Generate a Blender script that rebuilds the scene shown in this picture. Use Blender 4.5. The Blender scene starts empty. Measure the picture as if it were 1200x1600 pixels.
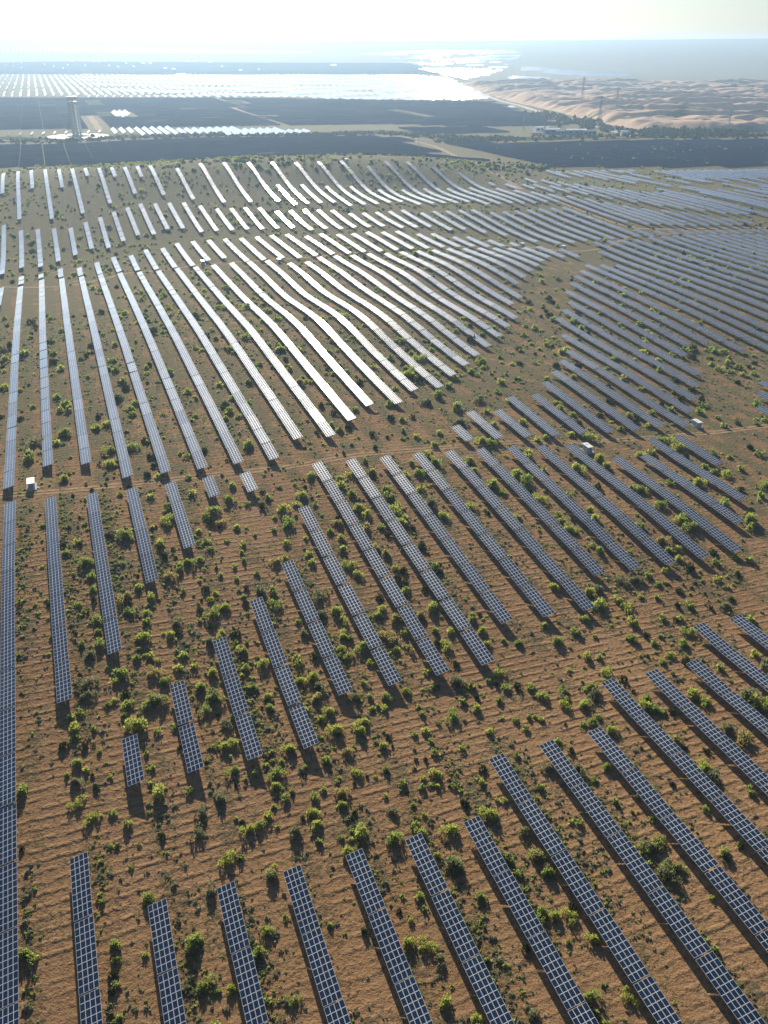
import bpy, bmesh, math, random
import numpy as np
from mathutils import Vector, Matrix
# ------------------------------------------------------------------ scene, camera, sky, sun, exposure
SC = bpy.context.scene
COL = SC.collection
random.seed(7); RNG = np.random.default_rng(11)
CAM_Z = 171.0; FPX = 1310.0; PITCH = math.atan((800 - 67) / FPX)
cam_d = bpy.data.cameras.new('camera'); cam = bpy.data.objects.new('camera', cam_d); COL.objects.link(cam)
cam.location = (0, 0, CAM_Z); cam.rotation_euler = (math.pi / 2 - PITCH, 0, 0)
cam_d.sensor_fit = 'VERTICAL'; cam_d.sensor_height = 36.0; cam_d.lens = 36.0 * FPX / 1600.0
cam_d.clip_start = 1.0; cam_d.clip_end = 60000.0
SC.camera = cam
SUN_AZ = math.radians(-13.0); SUN_EL = math.radians(24.0)
world = bpy.data.worlds.new("World"); SC.world = world; world.use_nodes = True
wn = world.node_tree.nodes; wl = world.node_tree.links; wn.clear()
sky = wn.new('ShaderNodeTexSky'); sky.sky_type = 'NISHITA'; sky.sun_disc = False
sky.sun_elevation = SUN_EL; sky.sun_rotation = SUN_AZ; sky.altitude = 1200; sky.air_density = 1.0; sky.dust_density = 2.5; sky.ozone_density = 1.0
bg = wn.new('ShaderNodeBackground'); bg.inputs['Strength'].default_value = 0.058
wo = wn.new('ShaderNodeOutputWorld'); tint = wn.new('ShaderNodeMix'); tint.data_type = 'RGBA'; tint.blend_type = 'MULTIPLY'; tint.inputs['Factor'].default_value = 1.0
tint.inputs['B'].default_value = (.80, .955, 1.20, 1)
wl.new(sky.outputs[0], tint.inputs['A']); wl.new(tint.outputs['Result'], bg.inputs[0]); wl.new(bg.outputs[0], wo.inputs[0])
sun_d = bpy.data.lights.new('sun', 'SUN'); sun_d.energy = 5.0; sun_d.angle = math.radians(0.5); sun_d.color = (1.0, 0.87, 0.66)
sun = bpy.data.objects.new('sun', sun_d); COL.objects.link(sun)
S_DIR = Vector((math.sin(SUN_AZ) * math.cos(SUN_EL), math.cos(SUN_AZ) * math.cos(SUN_EL), math.sin(SUN_EL)))
sun.rotation_euler = S_DIR.to_track_quat('Z', 'Y').to_euler()
SC.view_settings.view_transform = 'Standard'; SC.view_settings.look = 'None'
SC.view_settings.exposure = 0.56; SC.view_settings.gamma = 1.0
SC.cycles.volume_bounces = 1; SC.cycles.max_bounces = 6; SC.cycles.transparent_max_bounces = 6
SC.cycles.sample_clamp_indirect = 6.0

# ------------------------------------------------------------------ data: terrain heights, row lines, shrubs (surveyed in metres)
N_BIG = 300; N_DETAIL = 60; GLASS_ROUGH = 0.065; TUFT_TRIES = 90000
HAZE = 0.000098; HAZE_G = 0.5
SAND_A, SAND_B, SAND_C = (.345, .210, .108), (.288, .172, .088), (.42, .268, .147)
LITTER, HERB_A, HERB_B, STRAW = (.13, .09, .055), (.092, .10, .048), (.17, .172, .095), (.16, .115, .07)
HX0,HY0,HC=-450.0,40.0,32.0
HGT=np.array([[31,25,19,13,7,3,-1,-5,-7,-9,-11,-13,-15,-18,-20,-23,-26,-28,-29,-29,-27,-23,-17,-9,2,14,27,43,60,79,100,121,143,164,182,194,198,190,173,150,125,99,74,52,32,15,0,-13,-24,-35,-46],
[22,19,15,12,9,6,4,2,0,-1,-2,-4,-6,-8,-11,-14,-17,-21,-25,-28,-29,-29,-26,-21,-12,0,15,33,53,74,98,123,151,179,204,222,229,220,201,175,146,116,89,63,41,22,5,-10,-23,-36,-48],
[13,12,12,11,10,10,9,9,8,7,7,6,4,2,-1,-4,-9,-14,-20,-25,-31,-34,-35,-32,-25,-13,3,23,45,69,96,126,159,193,224,248,258,249,227,198,166,134,103,75,50,29,10,-7,-22,-36,-50],
[3,5,8,10,12,13,14,15,16,16,16,16,14,12,9,5,0,-7,-14,-22,-31,-39,-43,-44,-38,-26,-9,12,37,63,92,126,164,204,242,272,285,276,253,221,186,151,117,87,60,36,15,-3,-20,-36,-52],
[-9,-3,3,9,13,17,20,22,24,25,25,25,24,22,19,14,8,1,-8,-18,-30,-41,-50,-54,-50,-39,-22,0,27,56,88,124,165,210,255,293,309,300,276,243,206,168,132,99,70,44,21,0,-19,-37,-54],
[-22,-12,-3,6,14,21,26,30,33,34,35,35,33,31,28,23,17,9,-1,-13,-26,-40,-53,-60,-59,-51,-35,-12,16,48,81,118,161,210,261,305,326,320,297,263,225,185,147,112,80,52,27,4,-17,-37,-56],
[-38,-24,-10,3,15,25,33,38,42,44,44,43,42,39,36,32,26,17,6,-7,-22,-37,-51,-60,-63,-58,-46,-24,6,39,73,109,152,204,259,308,335,334,314,282,243,203,163,125,91,61,34,9,-14,-36,-58],
[-55,-37,-19,-2,14,28,39,47,52,53,53,51,49,47,44,40,34,25,13,-1,-17,-33,-49,-59,-62,-60,-52,-33,-5,27,61,96,139,191,249,302,337,344,329,299,260,219,178,139,103,71,41,14,-11,-36,-60],
[-74,-52,-31,-10,10,29,44,55,61,63,61,58,54,52,49,46,40,31,19,4,-12,-29,-44,-54,-58,-56,-51,-37,-13,16,48,82,122,173,230,287,331,347,338,312,275,235,193,153,116,81,50,20,-8,-34,-61],
[-92,-69,-45,-20,4,27,47,62,70,71,66,62,58,55,53,50,45,36,23,9,-7,-22,-37,-47,-50,-50,-47,-37,-20,6,38,71,105,148,200,258,312,342,341,320,288,249,208,167,129,92,58,26,-4,-33,-62],
[-109,-85,-61,-34,-7,20,44,64,75,76,69,64,59,56,54,53,49,39,26,12,-3,-17,-29,-36,-41,-43,-41,-36,-26,-5,26,59,88,121,163,219,279,323,335,323,297,261,222,181,141,103,67,33,0,-31,-62],
[-120,-101,-78,-51,-21,8,34,56,70,74,69,65,61,57,54,55,52,41,27,12,-3,-15,-23,-27,-33,-36,-36,-35,-34,-18,12,43,70,96,128,175,235,289,318,319,301,271,234,194,153,114,75,39,5,-29,-62],
[-126,-111,-95,-70,-36,-9,12,35,53,61,63,63,62,59,55,55,53,44,28,7,-11,-18,-17,-21,-27,-29,-31,-34,-34,-24,1,29,50,69,92,129,183,244,292,309,301,278,244,205,163,122,83,45,9,-26,-61],
[-125,-115,-103,-84,-54,-31,-13,8,31,46,54,58,58,57,52,52,53,53,33,2,-24,-21,-6,-15,-25,-26,-27,-27,-29,-29,-11,13,30,44,57,81,128,195,256,291,296,280,250,212,171,129,88,50,13,-23,-58],
[-118,-110,-100,-87,-68,-48,-36,-17,9,30,43,47,46,43,39,40,46,58,43,15,-11,-16,-5,-16,-27,-29,-26,-23,-29,-37,-25,-6,13,25,29,39,78,146,217,267,285,277,251,214,174,132,92,53,16,-20,-55],
[-108,-100,-92,-86,-78,-62,-50,-32,-13,7,25,32,28,19,16,16,20,33,24,7,-7,-10,-5,-19,-31,-33,-29,-25,-28,-39,-33,-16,4,15,10,10,39,102,178,240,269,267,244,210,171,132,93,55,19,-16,-50],
[-96,-89,-83,-81,-78,-69,-61,-44,-28,-13,3,13,12,2,-2,-7,-14,-12,-4,-19,-32,-22,-8,-12,-23,-33,-34,-33,-34,-38,-34,-18,0,6,-3,-9,8,65,141,210,246,248,229,199,164,127,90,55,22,-11,-44],
[-83,-80,-76,-70,-62,-65,-71,-64,-50,-34,-20,-12,-14,-19,-16,-25,-39,-35,-24,-35,-46,-37,-20,-8,-14,-31,-39,-46,-51,-50,-38,-18,-1,2,-8,-16,-5,36,105,174,212,218,205,180,150,118,86,54,23,-7,-37],
[-68,-69,-69,-62,-51,-60,-72,-83,-80,-57,-43,-51,-48,-41,-34,-37,-46,-43,-38,-42,-47,-37,-22,-12,-17,-37,-56,-69,-69,-62,-46,-24,-8,-6,-9,-13,-10,16,74,136,170,181,174,156,133,106,79,51,24,-3,-29],
[-53,-55,-55,-53,-52,-63,-83,-96,-97,-78,-63,-76,-75,-67,-62,-60,-65,-72,-68,-58,-60,-57,-41,-31,-33,-51,-71,-83,-83,-76,-58,-36,-20,-10,-2,-2,-2,12,52,97,127,140,139,129,112,92,69,47,24,1,-21],
[-38,-41,-43,-47,-54,-68,-86,-98,-99,-94,-84,-95,-95,-97,-99,-92,-93,-96,-90,-77,-74,-72,-58,-55,-59,-68,-73,-87,-91,-84,-64,-43,-23,-11,5,8,9,20,41,67,89,102,105,100,90,75,59,41,23,4,-14],
[-23,-28,-34,-42,-52,-66,-80,-90,-95,-97,-98,-109,-117,-125,-126,-120,-121,-119,-108,-96,-87,-81,-75,-78,-85,-90,-82,-80,-80,-76,-63,-44,-27,-17,-1,8,13,22,33,46,60,69,74,73,68,59,47,34,21,7,-7],
[-11,-18,-26,-36,-47,-59,-70,-80,-87,-94,-102,-113,-124,-134,-139,-141,-144,-140,-123,-109,-97,-90,-88,-91,-96,-97,-88,-77,-73,-68,-58,-44,-31,-17,-2,6,14,21,27,32,39,45,49,50,48,43,36,28,18,8,-2],
[-2,-10,-20,-30,-40,-50,-60,-69,-78,-88,-98,-110,-121,-132,-141,-149,-156,-154,-136,-118,-105,-96,-94,-95,-97,-96,-91,-85,-77,-63,-50,-41,-30,-13,4,11,16,19,21,23,25,27,30,31,31,29,26,21,15,9,2],
[4,-5,-14,-23,-32,-40,-49,-58,-68,-78,-89,-101,-113,-124,-135,-144,-150,-148,-136,-120,-107,-98,-94,-93,-93,-91,-89,-83,-73,-57,-41,-32,-25,-8,6,13,16,17,16,15,15,15,16,17,18,18,16,14,11,8,5],
[8,0,-8,-16,-24,-32,-39,-48,-57,-67,-78,-89,-100,-111,-121,-130,-134,-132,-125,-114,-103,-95,-90,-88,-86,-84,-82,-76,-64,-48,-31,-14,-8,0,9,14,15,15,13,10,8,7,7,7,8,9,9,9,8,7,6],
[10,3,-4,-11,-17,-24,-31,-38,-47,-56,-65,-75,-85,-95,-104,-110,-113,-113,-108,-102,-94,-88,-83,-80,-77,-75,-72,-66,-56,-42,-24,-3,8,11,13,14,14,12,10,7,4,2,1,1,1,2,3,4,5,6,6],
[11,5,-1,-6,-11,-17,-23,-30,-37,-45,-53,-61,-70,-78,-85,-89,-92,-92,-90,-87,-82,-77,-73,-70,-68,-65,-62,-57,-48,-34,-14,1,12,16,16,15,13,10,7,4,1,-1,-3,-3,-3,-2,-1,1,2,4,6],
[11,6,2,-3,-7,-12,-17,-22,-28,-35,-41,-48,-55,-61,-66,-70,-72,-73,-72,-71,-68,-65,-62,-60,-57,-55,-51,-47,-40,-27,-8,4,12,16,16,14,12,9,5,2,-1,-3,-5,-5,-5,-5,-3,-2,0,2,4],
[10,7,3,0,-4,-7,-11,-16,-21,-26,-31,-36,-41,-45,-49,-52,-54,-55,-56,-55,-54,-53,-51,-49,-46,-44,-41,-36,-30,-19,-6,4,11,14,15,13,10,7,4,1,-2,-4,-5,-6,-6,-6,-5,-3,-1,1,3],
[9,7,4,1,-1,-4,-7,-11,-14,-18,-22,-25,-29,-32,-35,-37,-39,-40,-41,-41,-41,-41,-40,-38,-36,-34,-31,-26,-20,-13,-5,3,8,11,12,11,9,6,3,1,-2,-4,-5,-6,-6,-6,-5,-4,-2,0,2],
[8,6,4,2,0,-2,-4,-6,-9,-11,-14,-17,-19,-21,-23,-25,-26,-27,-29,-29,-30,-30,-29,-28,-27,-25,-22,-18,-13,-8,-3,2,6,8,9,9,7,5,3,0,-2,-4,-5,-6,-6,-6,-5,-4,-3,-1,0],
[6,5,4,3,2,0,-1,-3,-5,-6,-8,-10,-11,-12,-14,-15,-16,-17,-18,-19,-20,-20,-20,-20,-18,-17,-14,-11,-8,-5,-1,2,4,6,6,6,5,4,2,0,-2,-3,-4,-5,-5,-5,-5,-4,-3,-2,-1],
[5,4,4,3,2,1,0,-1,-2,-2,-3,-4,-5,-6,-7,-8,-9,-10,-11,-11,-12,-13,-13,-12,-11,-10,-8,-6,-4,-2,0,1,3,4,4,4,4,3,1,0,-1,-2,-3,-4,-4,-4,-4,-3,-3,-2,-1],
[4,4,3,3,2,2,2,1,1,0,0,0,-1,-1,-2,-2,-3,-4,-5,-5,-6,-6,-7,-6,-6,-5,-4,-3,-1,0,0,1,2,2,3,2,2,2,1,0,-1,-2,-2,-3,-3,-3,-3,-3,-3,-2,-2],
[3,3,3,3,2,2,2,2,2,2,2,2,2,2,2,1,1,0,0,-1,-1,-2,-2,-2,-2,-1,-1,0,0,1,1,1,1,1,1,1,1,1,0,0,-1,-1,-2,-2,-2,-3,-3,-2,-2,-2,-2],
[2,2,2,2,2,3,3,3,3,3,4,4,4,4,4,4,3,3,3,2,2,1,1,1,1,1,1,1,1,1,1,1,1,1,1,0,0,0,0,0,-1,-1,-1,-2,-2,-2,-2,-2,-2,-2,-2],
[1,1,2,2,2,2,3,3,3,4,4,5,5,5,5,5,5,5,4,4,4,3,3,3,3,3,3,2,2,2,1,1,1,0,0,0,0,0,0,0,-1,-1,-1,-1,-1,-1,-1,-1,-2,-2,-2],
[1,1,1,2,2,2,3,3,4,4,4,5,5,5,6,6,6,5,5,5,5,5,4,4,4,4,3,3,2,2,1,1,0,0,0,0,0,-1,0,0,0,0,-1,-1,-1,-1,-1,-1,-1,-1,-1],
[0,0,1,1,2,2,2,3,3,4,4,5,5,5,5,6,6,6,6,5,5,5,5,5,4,4,3,3,2,2,1,1,0,0,0,-1,-1,-1,-1,0,0,0,0,0,0,0,-1,-1,-1,-1,-1],
[0,0,1,1,1,2,2,3,3,3,4,4,5,5,5,5,5,5,5,5,5,5,5,5,4,4,3,3,2,2,1,1,0,0,0,-1,-1,-1,-1,0,0,0,0,0,0,0,0,0,-1,-1,-1],
[0,0,0,1,1,1,2,2,3,3,3,4,4,4,4,5,5,5,5,5,5,5,4,4,4,3,3,3,2,1,1,1,0,0,0,-1,-1,-1,-1,0,0,0,0,0,0,0,0,0,0,0,-1],
[-1,0,0,0,1,1,1,2,2,2,3,3,3,4,4,4,4,4,4,4,4,4,4,4,3,3,3,2,2,1,1,0,0,0,0,0,0,0,0,0,0,0,0,0,0,0,0,0,0,0,0],
[-1,0,0,0,1,1,1,1,2,2,2,2,3,3,3,3,3,4,4,4,4,3,3,3,3,3,2,2,1,1,1,0,0,0,0,0,0,0,0,0,0,0,0,0,0,0,0,0,0,0,0],
[-1,0,0,0,0,1,1,1,1,2,2,2,2,2,2,3,3,3,3,3,3,3,3,3,2,2,2,1,1,1,1,0,0,0,0,0,0,0,0,0,0,0,0,0,0,0,0,0,0,0,0],
[-1,0,0,0,0,0,1,1,1,1,1,1,2,2,2,2,2,2,2,2,2,2,2,2,2,2,1,1,1,1,0,0,0,0,0,0,0,0,0,0,0,0,0,0,0,0,0,0,0,0,0],
[0,0,0,0,0,0,0,1,1,1,1,1,1,1,1,1,2,2,2,2,2,2,2,1,1,1,1,1,1,1,0,0,0,0,0,0,0,0,0,0,0,0,0,0,0,0,0,0,0,0,0],
[0,0,0,0,0,0,0,0,0,0,1,1,1,1,1,1,1,1,1,1,1,1,1,1,1,1,1,1,0,0,0,0,0,0,0,0,0,0,0,0,0,0,0,0,0,0,0,0,0,0,0],
[0,0,0,0,0,0,0,0,0,0,0,0,0,0,1,1,1,1,1,1,1,1,1,1,1,0,0,0,0,0,0,0,0,0,0,0,0,0,0,0,0,0,0,0,0,0,0,0,0,0,0],
[0,0,0,0,0,0,0,0,0,0,0,0,0,0,0,0,0,0,0,0,0,0,0,0,0,0,0,0,0,0,0,0,0,0,0,0,0,0,0,0,0,0,0,0,0,0,0,0,0,0,0],
[0,0,0,0,0,0,0,0,0,0,0,0,0,0,0,0,0,0,0,0,0,0,0,0,0,0,0,0,0,0,0,0,0,0,0,0,0,0,0,0,0,0,0,0,0,0,0,0,0,0,0],
[0,0,0,0,0,0,0,0,0,0,0,0,0,0,0,0,0,0,0,0,0,0,0,0,0,0,0,0,0,0,0,0,0,0,0,0,0,0,0,0,0,0,0,0,0,0,0,0,0,0,0],
[0,0,0,0,0,0,0,0,0,0,0,0,0,0,0,0,0,0,0,0,0,0,0,0,0,0,0,0,0,0,0,0,0,0,0,0,0,0,0,0,0,0,0,0,0,0,0,0,0,0,0],
[0,0,0,0,0,0,0,0,0,0,0,-1,-1,-1,-1,-1,-1,-1,-1,-1,-1,-1,-1,-1,-1,0,0,0,0,0,0,0,0,0,0,0,0,0,0,0,0,0,0,0,0,0,0,0,0,0,0],
[0,0,0,0,0,0,0,0,0,-1,-1,-1,-1,-1,-1,-1,-1,-1,-1,-1,-1,-1,-1,-1,-1,-1,-1,0,0,0,0,0,0,0,0,0,0,0,0,0,0,0,0,0,0,0,0,0,0,0,0]],float)/10.0
ROWS=[('A',-38.13,-38.13,329.0,119.7),
('A',-22.12,-22.04,155.2,114.0),
('A',-5.92,-5.82,136.9,108.1),
('A',10.0,10.13,136.1,102.2),
('A',25.92,25.97,135.1,96.3),
('A',41.71,41.69,134.5,90.4),
('A',57.4,57.2,133.7,84.6),
('A',73.34,73.31,133.4,78.3),
('A',89.04,89.18,150.4,72.1),
('A',104.88,104.91,150.1,66.2),
('A',120.65,120.79,149.8,81.4),
('A',136.75,136.74,167.2,103.4),
('A',152.52,152.42,166.5,115.9),
('A',168.49,168.63,166.5,133.4),
('A',184.17,184.13,182.8,150.2),
('A',200.29,200.08,183.0,167.4),
('B',-22.89,-22.77,327.6,208.4),
('B',-7.06,-6.94,326.4,225.6),
('B',8.7,8.81,326.3,259.1),
('B',24.56,24.55,326.9,276.1),
('B',40.38,40.31,327.5,310.8),
('B',56.32,56.27,327.1,310.8),
('C',-6.5,-6.48,189.2,172.6),
('C',9.28,9.2,206.8,171.8),
('C',25.19,25.31,223.0,171.4),
('C',41.24,41.21,239.9,170.4),
('C',57.06,57.05,257.8,187.6),
('C',72.85,72.96,292.3,186.7),
('C',88.96,88.82,327.7,186.4),
('C',104.59,104.76,326.7,186.3),
('C',120.58,120.45,326.0,203.5),
('C',136.52,136.43,325.7,202.5),
('C',152.23,152.31,324.3,202.3),
('C',167.93,168.08,323.4,219.7),
('C',184.18,183.8,323.1,219.3),
('C',199.61,199.63,321.7,218.8),
('C',215.43,215.43,321.0,218.4),
('C',231.19,231.45,303.8,218.6),
('C',247.38,247.12,303.6,235.6),
('C',263.16,263.35,320.0,252.9),
('C',279.2,278.92,319.9,287.3),
('D',167.94,167.74,350.9,334.3),
('D',183.69,183.71,367.6,333.8),
('D',199.31,199.61,366.7,333.6),
('D',215.44,215.28,383.3,333.1),
('D',231.17,231.44,383.4,333.1),
('D',247.1,246.86,400.1,331.8),
('D',262.82,262.72,416.6,331.5),
('D',278.78,278.92,434.2,332.6),
('D',294.43,294.3,451.4,330.6),
('D',310.02,310.19,484.6,347.8),
('D',325.92,325.93,519.2,364.8),
('D',342.18,342.05,537.1,382.9),
('D',357.86,357.8,554.7,400.1),
('D',372.86,373.6,584.0,434.2),
('D',389.79,389.4,605.6,451.8),
('D',405.31,405.58,623.3,452.2),
('D',421.17,421.01,640.6,433.5),
('M',-39.49,-39.01,740.0,342.9),
('M',-23.39,-23.41,761.2,360.2),
('M',-7.65,-7.58,761.2,357.3),
('M',8.29,8.35,762.9,338.0),
('M',23.85,24.27,764.7,337.7),
('M',39.99,39.91,763.9,337.3),
('M',55.96,55.99,761.9,337.7),
('M',71.96,72.04,759.6,337.1),
('M',88.28,88.05,761.6,355.1),
('M',104.02,103.94,760.0,354.2),
('M',119.92,119.91,760.5,370.7),
('M',136.13,135.55,760.9,387.9),
('M',151.65,151.68,758.4,387.8),
('M',167.6,167.38,756.8,404.5),
('M',183.41,183.5,738.1,405.3),
('M',199.21,199.39,736.5,422.2),
('M',215.21,215.22,753.0,438.2),
('M',230.84,230.87,753.6,455.3),
('M',246.63,246.59,751.4,471.0),
('M',263.15,263.1,753.8,488.7),
('M',278.68,278.93,749.0,505.8),
('M',294.87,294.74,751.5,523.4),
('M',310.4,310.43,749.0,559.2),
('M',326.21,326.13,748.7,574.7),
('M',342.55,342.46,750.4,610.6),
('M',357.81,357.84,747.2,626.9),
('M',374.12,374.01,748.0,644.5),
('M',389.92,389.8,746.8,661.2),
('M',405.23,405.72,745.2,680.1),
('M',421.43,421.65,745.1,696.6),
('M',437.61,437.37,745.9,695.7),
('M',453.49,452.99,728.7,694.4),
('N',-39.47,-39.27,783.1,754.7),
('N',-23.66,-23.67,787.2,765.0),
('N',-7.62,-7.96,802.9,767.0),
('N',8.32,8.04,802.2,768.7),
('N',24.12,23.93,817.9,768.4),
('N',39.96,40.19,834.5,771.4),
('N',56.13,55.72,835.2,769.9),
('N',71.58,71.57,854.2,764.8),
('N',87.67,87.61,853.8,765.9),
('N',103.37,103.1,869.2,765.8),
('N',119.42,119.73,872.0,780.5),
('N',135.29,134.92,870.5,777.0),
('N',151.27,151.26,870.2,761.6),
('N',167.37,166.45,868.0,761.8),
('N',183.28,183.71,867.6,761.4),
('N',199.17,198.75,870.1,759.3),
('N',215.07,215.13,869.0,761.8),
('N',230.75,231.64,851.2,761.8),
('N',247.71,246.91,857.4,762.0),
('N',262.94,262.58,847.8,762.8),
('N',278.61,278.44,845.5,760.6),
('N',295.19,294.85,848.9,760.7),
('N',310.37,310.79,844.1,761.4),
('N',326.67,325.74,845.1,758.4),
('N',342.39,342.59,825.8,761.5),
('N',358.35,358.36,825.5,759.7),
('N',374.28,374.56,807.8,760.6),
('N',390.18,389.66,807.8,757.2),
('N',405.66,406.18,789.3,758.0),
('N',421.84,422.32,773.3,757.5),
('P',-55.89,-55.26,981.5,798.3),
('P',-39.72,-39.61,957.2,819.2),
('P',-23.67,-23.83,958.3,816.8),
('P',-7.93,-8.18,957.0,835.1),
('P',8.25,7.56,956.1,856.0),
('P',24.15,23.61,972.8,877.7),
('P',40.1,39.27,988.0,875.1),
('P',55.88,55.23,1003.8,895.2),
('P',71.82,71.51,1017.4,914.7),
('P',87.3,87.18,1029.0,912.6),
('P',103.17,103.17,1026.3,929.4),
('P',118.88,118.88,1025.6,927.6),
('P',134.85,134.72,1024.1,907.6),
('P',150.54,150.67,1008.1,908.3),
('P',166.72,166.48,992.3,906.7),
('P',182.69,182.37,990.7,905.3),
('P',198.33,197.75,990.4,902.1),
('P',214.02,213.69,987.6,900.2),
('P',229.76,229.77,968.7,900.1),
('P',245.25,245.5,968.6,882.1),
('P',262.16,261.68,971.3,883.4),
('P',277.67,276.54,967.7,875.9),
('P',292.88,293.18,964.3,881.4),
('P',308.98,308.58,947.1,879.3),
('P',324.66,324.39,945.7,878.0),
('P',340.71,341.11,946.6,864.4),
('P',356.26,356.3,945.6,860.8),
('P',372.4,372.22,947.2,861.2),
('P',387.95,387.96,926.9,842.3),
('P',404.4,404.18,929.4,842.8),
('P',419.76,420.02,926.6,825.1),
('P',436.0,436.29,927.5,808.2),
('P',451.71,451.0,925.8,770.7),
('P',467.43,467.5,908.3,754.4),
('P',483.33,483.16,908.2,752.1),
('P',499.3,500.05,908.6,755.8),
('P',515.29,515.31,908.8,754.4),
('P',531.37,530.68,909.0,752.5),
('P',546.74,546.93,908.0,753.1),
('P',562.72,562.68,907.4,753.1),
('Q',-58.77,-58.29,1258.7,1122.3),
('Q',-41.01,-40.61,1257.7,1002.1),
('Q',-24.88,-24.87,1256.8,1131.3),
('Q',-7.82,-8.31,1252.9,994.3),
('Q',8.82,8.45,1237.9,1121.1),
('Q',24.84,24.01,1223.9,1008.1),
('Q',40.47,40.14,1211.7,1156.0),
('Q',56.59,55.59,1197.2,1037.6),
('Q',72.01,71.47,1193.1,1140.5),
('Q',87.33,86.61,1184.1,1068.8),
('Q',102.8,101.89,1180.8,1129.5),
('Q',118.22,117.73,1177.8,1057.0),
('Q',148.46,148.07,1153.0,1034.9),
('Q',180.48,179.84,1171.1,1015.4),
('Q',211.02,210.39,1169.5,1013.1),
('Q',242.77,242.88,1169.1,1011.9),
('Q',259.81,258.71,1084.2,995.5),
('Q',274.86,274.45,1171.7,997.2),
('Q',291.75,291.26,1086.9,1000.2),
('Q',307.61,307.89,1172.7,1001.5),
('Q',323.01,322.33,1084.7,983.0),
('Q',341.09,340.71,1180.1,986.9),
('Q',356.92,357.07,1089.1,987.4),
('Q',374.84,374.88,1185.1,992.0),
('Q',390.8,390.67,1076.4,993.5),
('Q',405.73,405.48,1162.7,971.1),
('Q',422.99,423.29,1075.9,973.0),
('Q',438.83,438.78,1182.8,973.2),
('Q',454.37,453.84,1076.6,969.8),
('Q',470.97,470.57,1180.7,973.1),
('Q',485.46,485.02,1072.1,950.5),
('Q',501.1,500.64,1159.4,949.2),
('Q',515.46,516.52,1066.9,948.6),
('Q',530.43,529.52,1135.5,941.7),
('Q',545.18,544.23,1047.6,940.4),
('Q',559.6,560.28,1025.0,941.6),
('Q',573.82,573.57,1005.8,936.9),
('F',587.09,587.21,983.7,812.4),
('F',601.77,602.11,963.8,793.5),
('F',613.4,612.78,940.2,788.3),
('F',622.4,622.72,912.1,779.8),
('F',632.08,631.63,888.0,772.4),
('F',641.26,642.29,862.7,767.0),
('F',655.14,654.64,843.9,761.3),
('F',666.91,666.35,824.4,758.7),
('F',677.06,677.54,801.8,756.0),
('F',688.56,688.77,781.1,750.5),
('F',701.98,701.33,764.0,745.7),
('D',440.23,440.23,661.4,421.4),
('D',454.97,454.97,660.0,436.0),
('D',469.0,469.0,657.3,449.3),
('D',486.78,486.78,711.4,471.4),
('D',502.75,502.75,746.4,490.4),
('D',519.37,519.37,746.8,506.8),
('D',534.6,534.6,745.1,521.1),
('D',549.2,549.2,743.2,535.2),
('D',568.15,568.15,745.6,561.6),
('D',583.39,583.39,744.7,576.7),
('D',595.87,595.87,742.3,590.3),
('D',608.81,608.81,740.4,604.4),
('D',619.82,619.82,735.0,615.0),
('D',630.22,630.22,729.8,625.8),
('D',640.58,640.58,724.6,636.6),
('D',650.89,650.89,719.4,647.4),
('D',661.7,661.7,714.0,658.0),
('D',671.9,671.9,708.7,676.7),
('D',682.02,682.02,703.5,687.5),
('D',387.69,387.69,379.9,363.9),
('D',371.99,371.99,363.5,347.5),
('D',354.6,354.6,345.1,329.1),
('G',614.89,614.89,1098.3,1068.5),
('G',590.04,590.04,1058.4,1026.3),
('G',603.7,603.7,1053.8,999.3),
('G',633.19,633.19,1084.4,1031.4),
('G',619.44,619.44,1037.3,980.7),
('G',646.56,646.56,1064.1,1008.8),
('G',631.22,631.22,1013.5,956.9),
('G',658.86,658.86,1041.5,897.1),
('G',643.63,643.63,1006.1,927.3),
('G',670.81,670.81,1018.3,862.5),
('G',682.02,682.02,995.0,838.2),
('G',693.84,693.84,973.7,816.6),
('G',552.82,552.82,1084.7,1060.3),
('G',570.08,570.08,1069.3,1041.4),
('G',707.14,707.14,955.9,797.0),
('G',741.29,741.29,973.2,794.6),
('G',744.36,744.36,926.9,773.0),
('G',773.37,773.37,926.2,779.7),
('G',809.96,809.96,937.7,799.5),
('G',830.84,830.84,930.7,810.1),
('G',850.19,850.19,924.3,816.9),
('G',874.85,874.85,928.5,829.0),
('G',686.55,686.55,1164.2,1097.4),
('G',697.81,697.81,1157.2,1135.4),
('G',711.99,711.99,1153.6,1110.9),
('G',730.13,730.13,1157.9,1067.6),
('G',744.86,744.86,1156.4,1024.4),
('G',762.28,762.28,1157.5,1041.8),
('G',777.15,777.15,1157.4,1133.7),
('G',794.87,794.87,1159.9,1130.8),
('G',806.56,806.56,1154.7,1127.4),
('G',821.82,821.82,1153.4,1134.4),
('G',855.43,855.43,1135.5,1004.4),
('G',868.26,868.26,1132.5,1034.3),
('G',881.02,881.02,1129.3,998.6),
('G',893.72,893.72,1126.0,1028.3),
('G',906.37,906.37,1122.7,992.7),
('G',918.98,918.98,1119.2,1022.0),
('G',931.56,931.56,1115.7,986.7),
('G',944.12,944.12,1112.1,1015.7),
('G',956.66,956.66,1108.5,980.6),
('G',969.2,969.2,1104.9,1009.2),
('G',981.73,981.73,1101.2,974.3),
('G',994.27,994.27,1097.5,1002.6),
('G',1006.82,1006.82,1093.8,968.1),
('G',1019.38,1019.38,1090.1,996.0),
('G',1031.95,1031.95,1086.4,961.7),
('D',590.83,590.83,766.0,752.1),
('D',604.36,604.36,762.5,746.1),
('D',617.05,617.05,757.7,743.4),
('D',628.33,628.33,752.2,737.9),
('D',638.71,638.71,745.6,728.8),
('D',649.63,649.63,741.8,723.7),
('D',660.77,660.77,736.3,718.2),
('D',672.2,672.2,732.2,714.9),
('D',683.65,683.65,728.1,709.7),
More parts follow.
